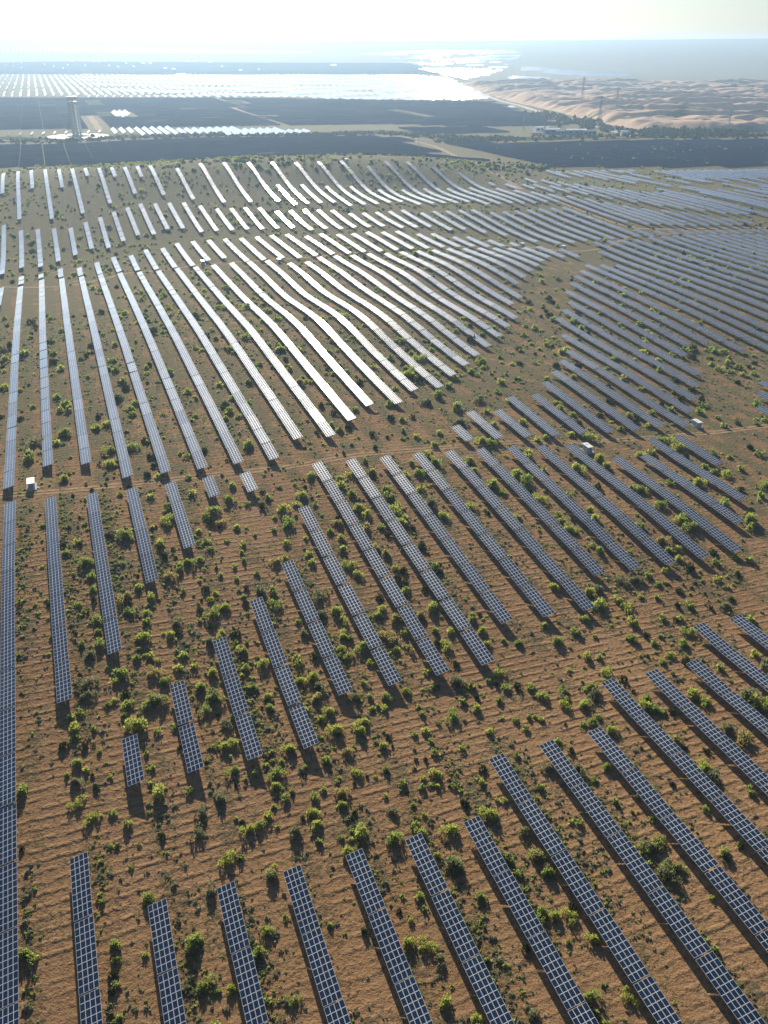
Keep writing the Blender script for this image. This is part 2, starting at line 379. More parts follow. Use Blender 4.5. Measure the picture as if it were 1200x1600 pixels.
('D',694.14,694.14,722.9,704.4),
('P',575.4,575.4,781.1,752.8),
('M',-53.88,-53.88,739.3,670.2),
('G',774.33,774.33,1098.5,987.7),
('G',818.45,818.45,1056.3,1001.7),
('G',844.84,844.84,1054.9,1010.1),
('G',858.51,858.51,986.1,885.2),
('G',902.7,902.7,984.3,912.5),
('G',799.31,799.31,1114.0,1064.6),
('G',781.94,781.94,979.2,782.7),
('G',792.72,792.72,976.5,779.5),
('G',890.13,890.13,951.0,879.6),
('G',719.03,719.03,946.0,788.0),
('G',728.64,728.64,942.5,784.3)]
SHRUBS=np.array([-99.3,275.6,3.44,-104.9,275.3,2.16,-115.6,270.7,2.16,-108.2,256.6,3.72,-117.5,263,1.87,-95.9,258,1.8,-84.8,272.1,2.53,-85.6,288.9,2.63,-81.8,264.4,2.06,-71.7,260.9,2.43,-74.7,256.6,2.41,-76.8,251.9,2.38
,-104.1,249.1,2.02,-101.6,241.9,1.98,-99.6,236.2,1.95,-103.8,233.4,1.56,-88.9,238.1,2.71,-86.5,244.7,2.36,-80.8,239.3,2.32,-86.5,231.7,1.9,-80.1,230.4,2.11,-79.2,226.7,2.09,-78.4,218.5,3.28,-95.6,225.9,2.42
,-93.4,220.8,1.86,-91.3,214.5,2.56,-92.9,209.4,2.53,-97,214.3,1.84,-90.3,197.1,2.79,-89,192.6,2.41,-81,202,2.8,-82.3,198.6,1.94,-78.2,209.3,1.99,-74.5,210.6,1.99,-71.2,203.4,2.64,-67.3,199.6,2.6
,-67.9,191.9,2.55,-76.1,189.2,2.02,-69.9,227.4,2.22,-71,221.1,2.04,-68.1,222.4,1.61,-64.6,212,1.98,-64.8,206.1,1.95,-60,207.2,1.74,-56.3,197.9,2.37,-51.4,194.3,2.67,-70.7,244.2,1.55,-63.5,245.7,1.94
,-59.5,244.1,1.54,-63.3,234.3,1.65,-62.4,229.5,1.48,-61,240,1.9,-58.4,233.2,2.99,-58,226.6,2.05,-53.4,222.5,2.17,-57,218.7,2.51,-54.6,236.9,2.63,-48.4,239.5,1.89,-49,223.6,2.02,-48.7,219.2,1.78
,-53.5,204.6,2.41,-43.3,207.8,1.93,-46.3,214.9,2.11,-40.2,199.3,2.01,-58.2,285.9,1.88,-60.4,276.4,1.51,-54,274.6,1.66,-53.6,268.8,1.8,-52.2,264.2,1.78,-53.3,252.9,1.41,-49.2,248.1,1.55,-55.2,260.4,1.44
,-68.1,262.4,2.03,-67.9,289.1,2.43,-67.9,274.6,2.34,-65.9,270.2,2.07,-72.5,281.8,1.71,-123.7,233.4,2.23,-114.6,207.8,1.48,-21.6,286.4,2.37,-18.6,295.2,2.42,-16.7,281.5,2.51,-16,274.6,2.3,-30.4,280.7,1.5
,-28.8,270.2,2.03,-26.8,265,2,-37.6,277.1,2.08,-43.4,285.4,1.53,-40.3,264,2.81,-37,267.7,1.78,-39.5,246.3,2.3,-43.6,246.1,2.68,-38,239.5,2.63,-46.1,257.1,1.58,-22.8,245.7,2.89,-21.4,235.4,2.8
,-16.3,237.2,2.96,-13.2,233,2.34,-26.8,225.2,2.15,-29.2,231.7,1.61,-14.3,225,2.5,-12.1,223.4,2.14,-27.2,212.6,2.63,-22.5,214.6,1.95,-7.7,219.3,2.67,-4.1,212.6,1.93,-14,218,2.1,-12.2,215,2.09
,-22.5,204.5,3.04,-19.2,200.5,2.54,-26,202.9,2.16,-38.5,209.6,2.42,-21.2,196,1.85,-12.8,264.4,2.39,-9.9,259.2,2.52,-7.3,289.9,2.56,-0.9,291.5,2.4,1.7,286.3,1.86,11.6,291.9,1.89,7.9,299.5,2.45
,15,279.5,2.33,19.4,267.1,2.25,20.4,263.4,1.99,4,263.9,2.23,7.2,262.8,2.22,4.7,257.7,1.96,7.8,255,2.18,7.7,250.6,2.15,-1.5,246.3,2.12,-0.7,239.6,2.23,-2.2,236.3,2.07,3.7,234.4,2.94
,6.5,227.4,1.8,1.1,224.7,3,9.2,219.7,2.11,3.9,219.3,1.76,13,236.9,2.22,14.7,252,1.93,17.3,241.2,2.85,17.4,229.4,2.03,17.5,223.1,1.78,14,209.1,1.71,20.6,221.8,2.13,22.5,229,2.17
,22.9,213.5,1.73,23.2,204.6,3.04,15.7,202.2,1.88,27.5,203.1,1.89,7,199.7,2.13,0.7,197.3,1.98,33.6,230.1,2.19,30.5,236.8,2.23,34.6,223.1,2.15,40.3,225.7,1.59,36.6,209.2,2.07,32.8,205.5,1.7
,35.4,204.3,1.49,38.5,202.6,1.89,28.7,198.1,1.33,24.3,197,1.32,35.5,197,1.66,-6.4,203.1,1.48,-8.8,196.9,1.98,-35.2,195.5,1.99,-3.3,276.9,2.47,0.8,273,2.45,-38.2,287.7,1.88,62.8,257.2,2.55
,75.9,255,2.8,77.8,247.4,3.3,79.7,257.6,2.59,84.4,286.9,2.18,85.7,283.3,2.77,71,239.1,2.45,45.6,224.6,2.31,55.5,234.3,1.87,58.8,225.5,2.78,65.6,230.6,2.23,67.2,218.9,2.17,71.1,219.2,1.6
,87,237.9,2.48,84.7,229.1,2.64,90.6,231.8,1.68,90,263.6,2.48,95.3,265.5,2.51,101.2,269,2.37,108.3,272,2.15,103.4,263.6,1.84,100.9,254.7,1.8,95,254.9,1.79,107,249.9,1.79,110.9,250,2.45
,110.7,259.4,1.84,99.3,242.3,2.22,105.9,241.5,2.23,106.3,234.3,2.5,95.5,220.9,2.24,92.4,227.5,1.89,92,217.4,1.62,95.4,231.5,1.69,101.9,227.4,2.45,100.1,217.3,2.08,132.8,286.7,2.28,131.1,279.2,2.23
,140.5,282.6,2.27,145.3,281.8,2.56,127.7,268,2.43,136.8,271.4,1.77,124.1,250.7,2.49,119.1,249.7,1.48,119.5,274.6,2.45,117.3,281.2,2.21,128.8,303,3.57,126.3,309.4,3.62,114.1,294.1,3.18,114,287.6,2.24
,119.1,288.8,2.26,107.4,303.8,2.59,76.7,298.6,2.68,65.3,200.5,2.74,56.5,201.9,1.71,46.3,203,2.18,49.3,198.8,2.16,42,203.4,1.7,72,210.6,2.13,55.9,196.6,1.68,61.3,195.7,2.16,76.5,208,1.77
,97.1,201.8,2.28,99,197.4,2.12,109.9,214.9,2.1,124.6,222.8,2.18,125.3,216.5,2.68,114.2,199.8,3.63,116.9,196.5,2.53,93.7,211.6,1.46,131.2,242.7,2.3,81,198,2.63,158.4,314.2,2.98,155.2,306.9,2.92
,84.9,251.2,2.4,87.8,247.1,2.77,72,229.8,1.34,-88.7,179.3,2.33,-87.9,175.8,1.84,-88.5,185.6,1.69,-91.5,183.6,1.89,-83.3,179.6,1.45,-84,173.5,1.63,-89.6,172.6,1.83,-84.1,167.1,2.05,-82.3,161.2,2.01
,-85.8,163.3,1.4,-80.9,165,1.39,-80.3,154.5,1.97,-75.4,149.9,1.93,-77,159.5,1.37,-95.5,157.6,2.22,-70.4,151.7,1.51,-66.3,148.4,1.78,-59.8,158.5,2.73,-56.4,145.5,1.63,-47.5,146.9,2.21,-47.8,153.3,1.89
,-43.6,157.9,2.27,-41.4,166.3,2.14,-34.8,147.5,2.01,-38.7,139.4,1.97,-35.9,140.1,1.24,-71.6,181.2,3.6,-68.2,192,2.82,-70.4,189.1,2.54,-76.1,189.2,2.02,-76,185.3,1.66,-82,189.1,1.69,-77.9,194,1.91
,-80.3,191.1,1.49,-56.4,198.3,2.37,-51.5,194.4,3,-53.1,189.2,2.3,-45.7,184.1,2.26,-45.2,175.2,2.2,-42.7,176.7,2.02,-48.2,175.3,1.57,-52.1,159.7,1.81,-63.8,167.2,1.12,-66.6,171.8,1.27,-35.8,166.2,1.7
,-16.7,190.6,2.07,-34.3,191,2.09,-20.2,195.8,2.11,-18.4,187.5,1.61,-14.4,183,2.85,-6.3,186.6,2.05,-7.8,182.7,2.53,-10.3,174.8,2.16,-7.1,167.4,1.93,0,177.3,1.99,-4.3,197,1.65,0.7,197.1,2.11
,0.3,192.6,1.63,-3.6,192.4,1.3,6.6,199.8,1.99,11.6,190.6,1.81,16.2,187,1.15,20.5,189.8,2.46,28.2,193.1,2.1,9.1,182.3,1.39,12.5,183.3,1.77,13.6,179.9,1.38,14.7,175.7,1.55,31.4,183.5,1.6
,22.4,177.5,1.56,14.2,167.4,2.12,0.6,168.9,1.82,5.3,164.1,1.79,10.8,163.1,1.49,19.3,163.5,1.5,2.5,154.8,1.86,-11.5,160.1,2.25,-11.1,156.6,1.87,-18.6,158.8,1.89,-26.3,158.3,1.77,-24.8,160.7,1.49
,-29.7,166.1,2.12,-29.5,161.9,1.91,-30.4,152.4,1.75,-18.5,153.7,2.21,-17.4,149.8,2.18,-23,147.2,2.74,-31.8,149.6,1.85,-16.3,145.3,1.42,-11.2,146.5,1.25,-6,147.8,2.85,2.7,146.1,2.72,-9.1,141.7,2.52
,-6.2,144.4,1.24,7.7,157.1,1.29,8.1,150.9,1.44,10.7,153.9,1.16,9.4,148.6,1.83,16.8,149.1,2.87,21.1,157.6,1.77,27,164.8,1.81,27.5,170.1,1.84,27.6,154.1,2.92,29.2,153.4,1.75,17.5,138.4,2.78
,30.9,140.3,2.14,13.1,141.4,1.4,-27.2,136.3,1.78,-22.3,169.3,1.34,-16.2,171.4,1.84,-27.3,175.3,2.18,-26.1,175,1.74,27.4,202.2,1.88,24.2,196.2,1.65,35.5,197,1.66,16.1,202.7,1.88,46,203.3,1.91
,49.4,199.4,2.03,56.2,199.9,2.17,56.4,203.2,1.92,55.7,195.6,2.15,61.6,195.9,2.03,65.2,203,2.76,37.7,174.7,1.75,43.7,190.2,1.31,47.4,189.2,1.44,42,185.4,1.61,39,188.4,1.62,62.2,187.6,2.31
,59.5,187.3,1.32,64.6,190.1,1.67,67.4,184.3,2.5,50.3,180.3,1.6,53.6,176.3,1.4,55.1,169,2.18,45.7,169.9,2.17,62.2,169.9,2.01,42.3,163.2,1.51,57.9,165.5,1.73,62,157.9,1.7,80.1,195,3.09
,82.4,193.7,2.06,84.2,192.2,1.71,84.9,179.8,2.98,87.4,192.9,1.51,96.4,200.5,2.48,99.3,197.3,2.26,113.9,198.3,3.61,115.8,195.5,2.52,101.9,185.4,2.61,104.7,181.3,3.07,89.8,169.6,2.6,90.7,166.1,2.45
,92.6,175.9,1.66,98.6,160.7,1.93,70.6,152.1,1.69,84.7,154.5,1.86,38.5,140.8,2.55,40.2,136.7,2.24,66.7,143,2.23,69.6,143.9,2.24,69.6,136.7,2.6,72,136.7,2.03,85.3,141,1.8,36.1,148.4,2.02
,89.8,143.3,1.7,70.4,170.6,1.59,-79.1,115,2.33,-55.6,128.5,2.34,-42,130.9,2.1,-43.1,118,2.94,-39.3,109.3,2.34,-35.7,100.3,2.28,-38.8,140.3,1.58,-35.9,140.2,1.02,-60.7,117.4,1.9,-59.8,113.8,1.61
,-58.7,108.7,1.59,-58.9,107.1,1.32,-55.5,101.9,1.3,-89.8,140.7,1.08,-66.7,127.6,1.01,-33.3,107.9,1.8,-36,107.6,1.13,-29.2,115.1,1.57,-59.3,111,1.6,-27.3,134.8,2.21,-26.8,121,1.7,-28.4,116.3,1.99
,-19.5,105.7,1.62,-22.1,100.9,1.61,5.8,118.3,2.2,9.7,117.9,1.99,12.4,114.1,1.97,13.2,105,2.12,20.1,100.7,2.25,8.4,130.3,1.52,23.2,129.8,2.07,17.6,139.7,2.34,18.2,137.3,1.94,-4.4,121.1,1.48
,-12.6,122.9,1.17,9.6,127,1.18,6.2,123.9,0.96,-16.6,145.1,1.25,30.2,140.7,2.14,3.5,126.8,0.96,23.1,114.4,1.15,38.5,140.8,2.55,40.3,136.1,2.24,37.4,124.9,2.43,39.9,124.8,2.06,43.3,124.6,1.9
,47.3,119,1.88,32,116.9,1.32,44.5,105.5,2.17,44.5,102.6,1.44,52.4,105.6,1.83,31.7,102,1.93,41.9,118.3,1.17,69.6,144,2.07,66.6,142.8,2.05,69.5,135.2,2.88,72.9,137,1.63,84.8,139.8,1.79
,89.7,143.1,1.52,74.3,116,1.38,33,136.4,1.67,44.9,127.3,1.54,46.4,100,1.43,77.6,128.7,0.86,-188.1,466.3,2.97,-196.2,477.1,3.45,-167.5,452,2.6,-166,409.2,3.37,-161.9,400.2,3.3,-173.3,419.2,3.08
,-166.2,400.1,2.6,-153.3,369.7,3.87,-163.6,358.5,3.81,-153.7,359,2.7,-160.5,342,4.21,-208.3,434.3,3.24,-219.7,490.5,4.3,-218.8,495.1,3.17,-236.2,512.7,2.7,-227.3,485.1,3.14,-181.8,389.3,2.35,-137.4,320.8,2.96
,-161.6,480.2,3.4,-154.7,462.3,3.67,-145.1,442.8,3.53,-140.7,433.4,3.09,-140.9,417.2,3.84,-130.2,402.4,3.47,-127.3,395.5,3.19,-144.1,392,2.86,-140.3,377.6,3.11,-136.8,381.6,3.13,-126.4,349.3,3.32,-121.7,336,3.01
,-117.4,354.1,3.33,-112.6,362.8,2.64,-106,344,2.53,-102.2,335.8,2.18,-111.7,360.9,2.31,-137.2,471.8,2.64,-122.4,458.5,3.59,-117.1,503.4,2.77,-90.8,438.3,3.04,-83.2,407.4,3.2,-78.8,400.2,3.14,-78.8,390.2,2.42
,-99.6,417.1,2.11,-95.4,393.4,2.01,-73.3,393.2,2.43,-63.5,357.9,3.57,-84.9,325.3,2.1,-90,345.7,2.51,-82.9,352.2,2.23,-98.3,325.5,2.12,-109.4,308.5,1.87,-103,325.8,2.42,-97,306.8,2.31,-64.9,318.6,2.79
,-63.8,305.9,2.71,-69.2,296.3,3.1,-71.8,292,2.45,-80.5,310.3,2.58,-85.7,287.5,3.06,-88.7,299,2.52,-56.4,303.6,2.24,-65.1,287.5,2.59,-58.8,482.2,2.88,-55.3,466.7,3.17,-62.3,498.2,2.69,-47,443.1,3.64
,-33,410.6,2.83,-72,508,2.75,-67,510.3,2.76,-26.1,386.3,2.36,-25.8,401.9,2.44,-21.6,380.2,2.97,-18,382.6,2.66,-15,407.9,2.47,-5.7,376.1,2.62,2.7,398,2.75,9.8,397.5,2.75,14.9,402.2,2.22
,21.9,423.1,4.06,9.5,382.6,2.34,15.7,376.8,2.31,9.4,374.2,1.88,27.6,382.4,2.34,24.2,368.1,2.89,3.4,418.8,3.22,6,443.7,2.66,13.7,467.3,4.8,19.7,458.3,3.48,30,434.5,4.75,37.1,452.1,3.45
,39.4,418.7,4.38,38.9,397.5,4.19,51.7,432.4,4.16,55.2,416,3.22,64.1,448.1,3.07,52.4,478.5,3.63,60.2,498.3,4.71,47.6,375.1,3.16,52.2,373.7,3.68,69.6,434.4,3,57.1,397.9,2.77,49,363.5,2.87
,20,355.8,2.81,24.7,349.1,3.16,39.7,351.8,3.49,40.9,343.2,2.93,48.4,330.8,3.81,9.5,335.4,2.67,-5.2,333.7,2.66,16.3,337.2,3.36,12.7,346.6,2.45,-8.8,346.7,2.16,-32,329.7,2.84,-20.2,329.2,2.64
,-19,322.6,2.6,-15.2,332.6,2.66,-13.6,315.3,2.91,1.4,319.7,3.49,1.8,313.1,3.16,-10.6,304.1,3.1,-7.5,300.1,2.63,4.9,304.3,3.54,6.9,295.4,3.03,15.8,323.7,2.6,19.8,310.7,3.78,24.3,302.3,2.82
,-4,361.5,1.83,-34.7,312.4,2.9,-36.3,305.3,2.23,-28.8,305.6,1.96,-41.1,300.3,3.09,-38.5,290.8,3.01,-48.7,309.1,2.53,-50.1,302.1,2.49,52,325.3,2.63,47.6,332.4,2.68,36.1,310.6,2.71,52.7,304.9,2.69
,-18.5,292.6,2.58,-44,294.5,1.74,88.9,527.3,2.57,84.4,500.6,2.45,95.6,426.7,3.81,96.3,434.3,3.03,96.4,473.2,2.86,116.4,528.8,4.04,71.4,405.1,2.83,95.2,434.8,2.66,103.4,410.6,2.55,102.2,421.5,2.6
,117.1,422.9,2.63,95.6,393.8,2.79,105.1,391.7,3.57,124.7,406.5,3.26,81.7,386.4,3.06,77,384,2.39,103.8,366.2,5.08,106.2,358.8,3.34,141.4,393.3,4.01,146.5,393.7,3.45,133.1,379.4,3.1,126.9,374.5,3.28
,148.9,385.4,3.97,149.6,375.5,3.12,165.4,382.5,3.2,155.6,366.3,2.42,159.1,361.4,2.73,162.9,357.7,3.81,173,365.3,2.78,172.5,379.5,2.52,164.1,341.7,2.32,188.4,392.5,2.97,189.9,384,3.28,177.9,346.3,3.78
,171.4,336.5,2.63,157.3,311.2,4.43,150.8,325.5,3.83,146.7,346,3.35,131.8,344.8,2.89,115.8,335.5,3.2,112.5,337.7,2.2,97.1,336.7,2.77,90.9,351.6,3.87,73.8,348.9,2.81,67.8,321.3,3,63.7,327.9,2.66
,63.5,336.6,4.08,60.5,342.5,3.93,68.3,361.9,4.63,66,367.4,3.96,81.5,326.5,2.68,88.4,314.5,2.62,88.5,308.4,2.58,75,304.4,2.53,121.1,321.8,3.41,126.1,308.9,3.33,212.3,556.4,4.41,205.4,539.5,3.82
,215.8,527.8,3.33,226.9,553.6,4.43,231.8,553,4.44,226.3,529.4,3.36,230.3,522.8,3.79,229.1,508.6,2.67,236.7,512.2,3.3,216.4,456.8,3.79,212.7,432.1,2.86,185.5,421.6,2.74,186.2,433.3,2.29,195.2,426.8,2.28
,205.4,427.4,2.56,185.9,459.6,3.73,183.7,450.9,2.88,177.7,440.4,3.59,184.9,476,3.01,173,458.6,2.9,180,489.7,2.79,171.6,468.8,2.68,158.3,447.2,2.82,161.7,440.1,2.79,148.6,432.5,2.73,135.7,418,2.63
,140.9,413.4,2.62,134.4,426.4,2.67,152.7,469.9,2.39,128.1,444.7,2.76,133.4,470,2.37,117.3,423.8,2.16,149.6,523.4,3.19,155.9,537.3,2.68,178.6,526.3,3.25,174.3,506.9,3.14,171,486.5,2.48,145.7,485.6,3.4
]).reshape(-1,3)
TRACKS={"main":[[-166.3,304.6],[-159.0,306.2],[-144.2,309.2],[-129.2,312.4],[-99.2,321.5],[-75.8,328.9],[-51.4,336.0],[-34.8,342.3],[-11.9,353.8],[27.7,366.4],[63.4,379.3],[107.3,389.3],[132.6,397.4],[170.5,410.4],[211.5,426.2],[236.0,433.6]],"mid":[[-327.3,694.2],[-263.9,694.5],[-224.4,743.4],[-198.0,750.9],[-156.9,774.2],[-77.0,791.7],[0.0,826.7],[63.0,847.1],[129.4,871.1],[176.7,847.0],[217.5,859.9],[259.5,911.9],[298.7,919.9],[339.7,921.2]],"pq":[[216.2,1092.7],[244.5,1014.6],[269.3,956.9],[304.8,941.3],[414.1,939.0]],"diag":[[26.7,1908.7],[51.6,1840.5],[96.0,1707.1],[126.2,1486.7],[149.8,1315.5],[169.4,1245.5],[182.2,1177.0]]}
CABINS=[[-148.6,313.9],[100.4,376.8],[169.5,419.9],[-164.1,772.5],[-95.1,773.4],[139.4,868.8],[178.4,856.3],[-52.3,1250.7]]
PATCHES=[[[-2664.4,6649.3],[-2648.1,6653.3],[-2579.3,6497.5],[-2595.4,6493.8]],[[-2551.3,6314.1],[-2535.6,6317.5],[-2463.4,6153.5],[-2478.9,6150.5]],[[-2760.1,7043.9],[-2743.0,7048.7],[-2677.8,6899.6],[-2694.7,6895.2]],[[-2590.5,6595.8],[-2574.2,6599.7],[-2505.7,6441.3],[-2521.7,6437.8]],[[-2681.1,6996.3],[-2664.0,7000.8],[-2599.3,6849.6],[-2616.1,6845.4]],[[-2491.7,6473.6],[-2475.6,6477.1],[-2406.8,6314.3],[-2422.6,6311.2]],[[-2467.9,6257.4],[-2448.3,6261.3],[-2376.5,6093.8],[-2395.7,6090.4]],[[-2462.7,6840.4],[-2445.7,6844.4],[-2382.2,6686.5],[-2398.9,6682.9]],[[-2332.8,6653.6],[-2311.9,6658.0],[-2248.0,6494.2],[-2268.5,6490.3]],[[-2205.3,6457.6],[-2184.8,6461.4],[-2120.3,6290.9],[-2140.4,6287.5]],[[-2286.8,6808.2],[-2269.6,6811.9],[-2208.4,6649.7],[-2225.2,6646.4]],[[-2376.5,7212.4],[-2354.0,7217.7],[-2295.9,7063.0],[-2318.0,7058.0]],[[-2327.9,7362.5],[-2309.5,7366.8],[-2253.4,7213.0],[-2271.5,7209.0]],[[-2147.4,6764.3],[-2125.9,6768.4],[-2066.5,6602.5],[-2087.6,6598.7]],[[-2229.4,7246.4],[-2211.1,7250.4],[-2155.4,7093.5],[-2173.3,7089.7]],[[-2190.5,7255.0],[-2167.6,7259.9],[-2112.7,7102.4],[-2135.2,7097.7]],[[-2165.7,7330.1],[-2147.2,7334.2],[-2093.2,7177.2],[-2111.4,7173.5]],[[-1985.3,6794.8],[-1967.9,6797.9],[-1911.7,6629.2],[-1928.7,6626.4]],[[-1883.2,6663.9],[-1861.7,6667.4],[-1805.9,6493.8],[-1826.9,6490.7]],[[-1940.9,7093.2],[-1922.7,7096.6],[-1870.4,6932.4],[-1888.2,6929.2]],[[-1796.1,6752.8],[-1778.7,6755.5],[-1725.5,6582.2],[-1742.6,6579.7]],[[-1826.8,7113.9],[-1799.3,7118.7],[-1749.4,6952.7],[-1776.3,6948.3]],[[-1769.4,7123.8],[-1746.4,7127.6],[-1697.5,6960.9],[-1720.1,6957.4]],[[-1528.0,6562.5],[-1506.5,6565.2],[-1457.0,6381.9],[-1478.0,6379.6]],[[-1461.8,6492.3],[-1436.1,6495.3],[-1387.4,6308.6],[-1412.4,6306.1]],[[-1544.8,7374.5],[-1506.3,7380.3],[-1463.8,7214.3],[-1501.6,7209.0]],[[-1484.6,7383.5],[-1460.4,7387.0],[-1418.9,7220.5],[-1442.6,7217.3]],[[-1360.8,7329.2],[-1336.7,7332.4],[-1297.3,7163.5],[-1320.8,7160.6]],[[-1179.5,6833.3],[-1165.9,6834.6],[-1126.8,6652.8],[-1140.0,6651.6]],[[-979.9,6375.8],[-962.9,6376.9],[-925.2,6177.8],[-941.7,6176.8]],[[-868.9,6465.2],[-855.9,6466.0],[-822.0,6268.7],[-834.6,6268.0]],[[-400.8,7039.8],[-362.9,7041.1],[-344.5,6857.1],[-381.4,6856.0]],[[370.5,2793.8],[385.9,2793.8],[380.8,2727.2],[365.8,2727.2]]]

# ------------------------------------------------------------------ helpers
AZ = math.radians(-20.3)
LX, LY = math.sin(AZ), math.cos(AZ)          # along the rows
PX, PY = math.cos(AZ), -math.sin(AZ)         # across the rows
def tag(o, label=None, cat=None, group=None, kind=None):
    if label: o['label'] = label
    if cat: o['category'] = cat
    if group: o['group'] = group
    if kind: o['kind'] = kind
    return o
def empty(name, loc=(0, 0, 0)):
    o = bpy.data.objects.new(name, None); COL.objects.link(o); o.location = loc; o.empty_display_size = 0.5
    return o
def link(name, me, parent=None):
    o = bpy.data.objects.new(name, me); COL.objects.link(o)
    if parent is not None: o.parent = parent
    return o
_HP = None
def height(x, y):
    x = np.asarray(x, float); y = np.asarray(y, float); sh = x.shape
    x = x.ravel(); y = y.ravel()
    nx, ny = HGT.shape
    xc = np.clip(x, HX0 + 20, HX0 + (nx - 4) * HC - 20); yc = np.clip(y, HY0 + 10, HY0 + (ny - 4) * HC - 20)
    d = np.hypot(x - xc, y - yc)
    def B(t):
        i = np.floor(t).astype(int); u = t - i
        return i, np.stack([(1 - u) ** 3, 3 * u ** 3 - 6 * u ** 2 + 4, -3 * u ** 3 + 3 * u ** 2 + 3 * u + 1, u ** 3], 0) / 6
    i, bx = B((xc - HX0) / HC); j, by = B((yc - HY0) / HC)
    z = np.zeros_like(xc)
    for a in range(4):
        for b in range(4):
            z += bx[a] * by[b] * HGT[np.clip(i + a, 0, nx - 1), np.clip(j + b, 0, ny - 1)]
    z *= np.exp(-(d / 160.0) ** 2)
    r = np.hypot(x, y)
    z += 0.028 * np.clip(r - 5500, 0, None) * np.clip((r - 5500) / 2500, 0, 1)
    return z.reshape(sh)
def hz(x, y): return float(height(np.array([x]), np.array([y]))[0])
CP, SP = math.cos(PITCH), math.sin(PITCH)
def project(P):
    P = np.atleast_2d(np.asarray(P, float)); z = P[:, 2] - CAM_Z
    d = P[:, 1] * CP - z * SP
    return np.stack([600 + FPX * P[:, 0] / d, 800 - FPX * (P[:, 1] * SP + z * CP) / d], 1)
class MB:
    """collects vertices and faces of one mesh"""
    def __init__(s): s.v = []; s.f = []; s.m = []
    def quad(s, pts, m=0):
        n = len(s.v); s.v += [tuple(p) for p in pts]; s.f.append(tuple(range(n, n + len(pts)))); s.m.append(m)
    def box(s, c, d, m=0, M=None, top=None):
        hx, hy, hz_ = d[0] / 2, d[1] / 2, d[2] / 2
        p = [Vector((sx * hx, sy * hy, sz * hz_)) for sz in (-1, 1) for sy in (-1, 1) for sx in (-1, 1)]
        if M is not None: p = [M @ q for q in p]
        n = len(s.v); s.v += [tuple(q + Vector(c)) for q in p]
        for k, f in enumerate(((0, 2, 3, 1), (4, 5, 7, 6), (0, 1, 5, 4), (2, 6, 7, 3), (0, 4, 6, 2), (1, 3, 7, 5))):
            s.f.append(tuple(n + i for i in f)); s.m.append(top if (top is not None and k == 1) else m)
    def beam(s, a, b, w, m=0):
        a = Vector(a); b = Vector(b); d = b - a; L = d.length
        if L < 1e-6: return
        M = d.to_track_quat('X', 'Z').to_matrix()
        s.box((a + b) / 2, (L, w, w), m, M)
    def tube(s, a, b, r0, r1, n=8, m=0, cap=True):
        a = Vector(a); b = Vector(b); q = (b - a).to_track_quat('Z', 'Y').to_matrix(); k = len(s.v)
        for c, r in ((a, r0), (b, r1)):
            for i in range(n):
                t = 2 * math.pi * i / n; s.v.append(tuple(c + q @ Vector((r * math.cos(t), r * math.sin(t), 0))))
        for i in range(n):
            s.f.append((k + i, k + (i + 1) % n, k + n + (i + 1) % n, k + n + i)); s.m.append(m)
        if cap: s.f.append(tuple(k + n + i for i in range(n))); s.m.append(m)
    def mesh(s, name, mats, smooth=False):
        me = bpy.data.meshes.new(name); me.from_pydata(s.v, [], s.f)
        for mt in mats: me.materials.append(mt)
        if len(mats) > 1: me.polygons.foreach_set('material_index', s.m)
        if smooth: me.polygons.foreach_set('use_smooth', [True] * len(me.polygons))
        me.update(); return me
    def build(s, name, mats, parent=None, smooth=False):
        return link(name, s.mesh(name, mats if isinstance(mats, (list, tuple)) else [mats], smooth), parent)
def np_mesh(name, V, F, mats, midx=None, smooth=False):
    """one mesh from numpy vertices and equal-sized faces"""
    me = bpy.data.meshes.new(name); V = np.asarray(V, np.float32); F = np.asarray(F, np.int32); n, k = F.shape
    me.vertices.add(len(V)); me.vertices.foreach_set('co', V.ravel())
    me.loops.add(n * k); me.loops.foreach_set('vertex_index', F.ravel())
    me.polygons.add(n); me.polygons.foreach_set('loop_start', np.arange(0, n * k, k, dtype=np.int32))
    for mt in mats: me.materials.append(mt)
    if midx is not None: me.polygons.foreach_set('material_index', np.asarray(midx, np.int32))
    me.polygons.foreach_set('use_smooth', np.full(n, bool(smooth)))
    me.update(calc_edges=True); me.validate(); return me
# ------------------------------------------------------------------ materials
def nodes(name):
    m = bpy.data.materials.new(name); m.use_nodes = True; nt = m.node_tree
    return m, nt.nodes, nt.links, nt.nodes['Principled BSDF']
def plain(name, col, rough=0.6, metal=0.0, var=0.0, spec=0.5, scale=1.7):
    m, n, l, b = nodes(name)
    b.inputs['Roughness'].default_value = rough; b.inputs['Metallic'].default_value = metal
    b.inputs['Specular IOR Level'].default_value = spec
    if var > 0:
        tc = n.new('ShaderNodeTexCoord'); nz = n.new('ShaderNodeTexNoise'); nz.inputs['Scale'].default_value = scale; nz.inputs['Detail'].default_value = 5
        l.new(tc.outputs['Object'], nz.inputs['Vector'])
        r = n.new('ShaderNodeValToRGB'); e = r.color_ramp.elements
        e[0].position = .3; e[1].position = .7
        e[0].color = (*[c * (1 - var) for c in col], 1); e[1].color = (*[min(1, c * (1 + var)) for c in col], 1)
        l.new(nz.outputs['Fac'], r.inputs['Fac']); l.new(r.outputs[0], b.inputs['Base Color'])
    else: b.inputs['Base Color'].default_value = (*col, 1)
    return m
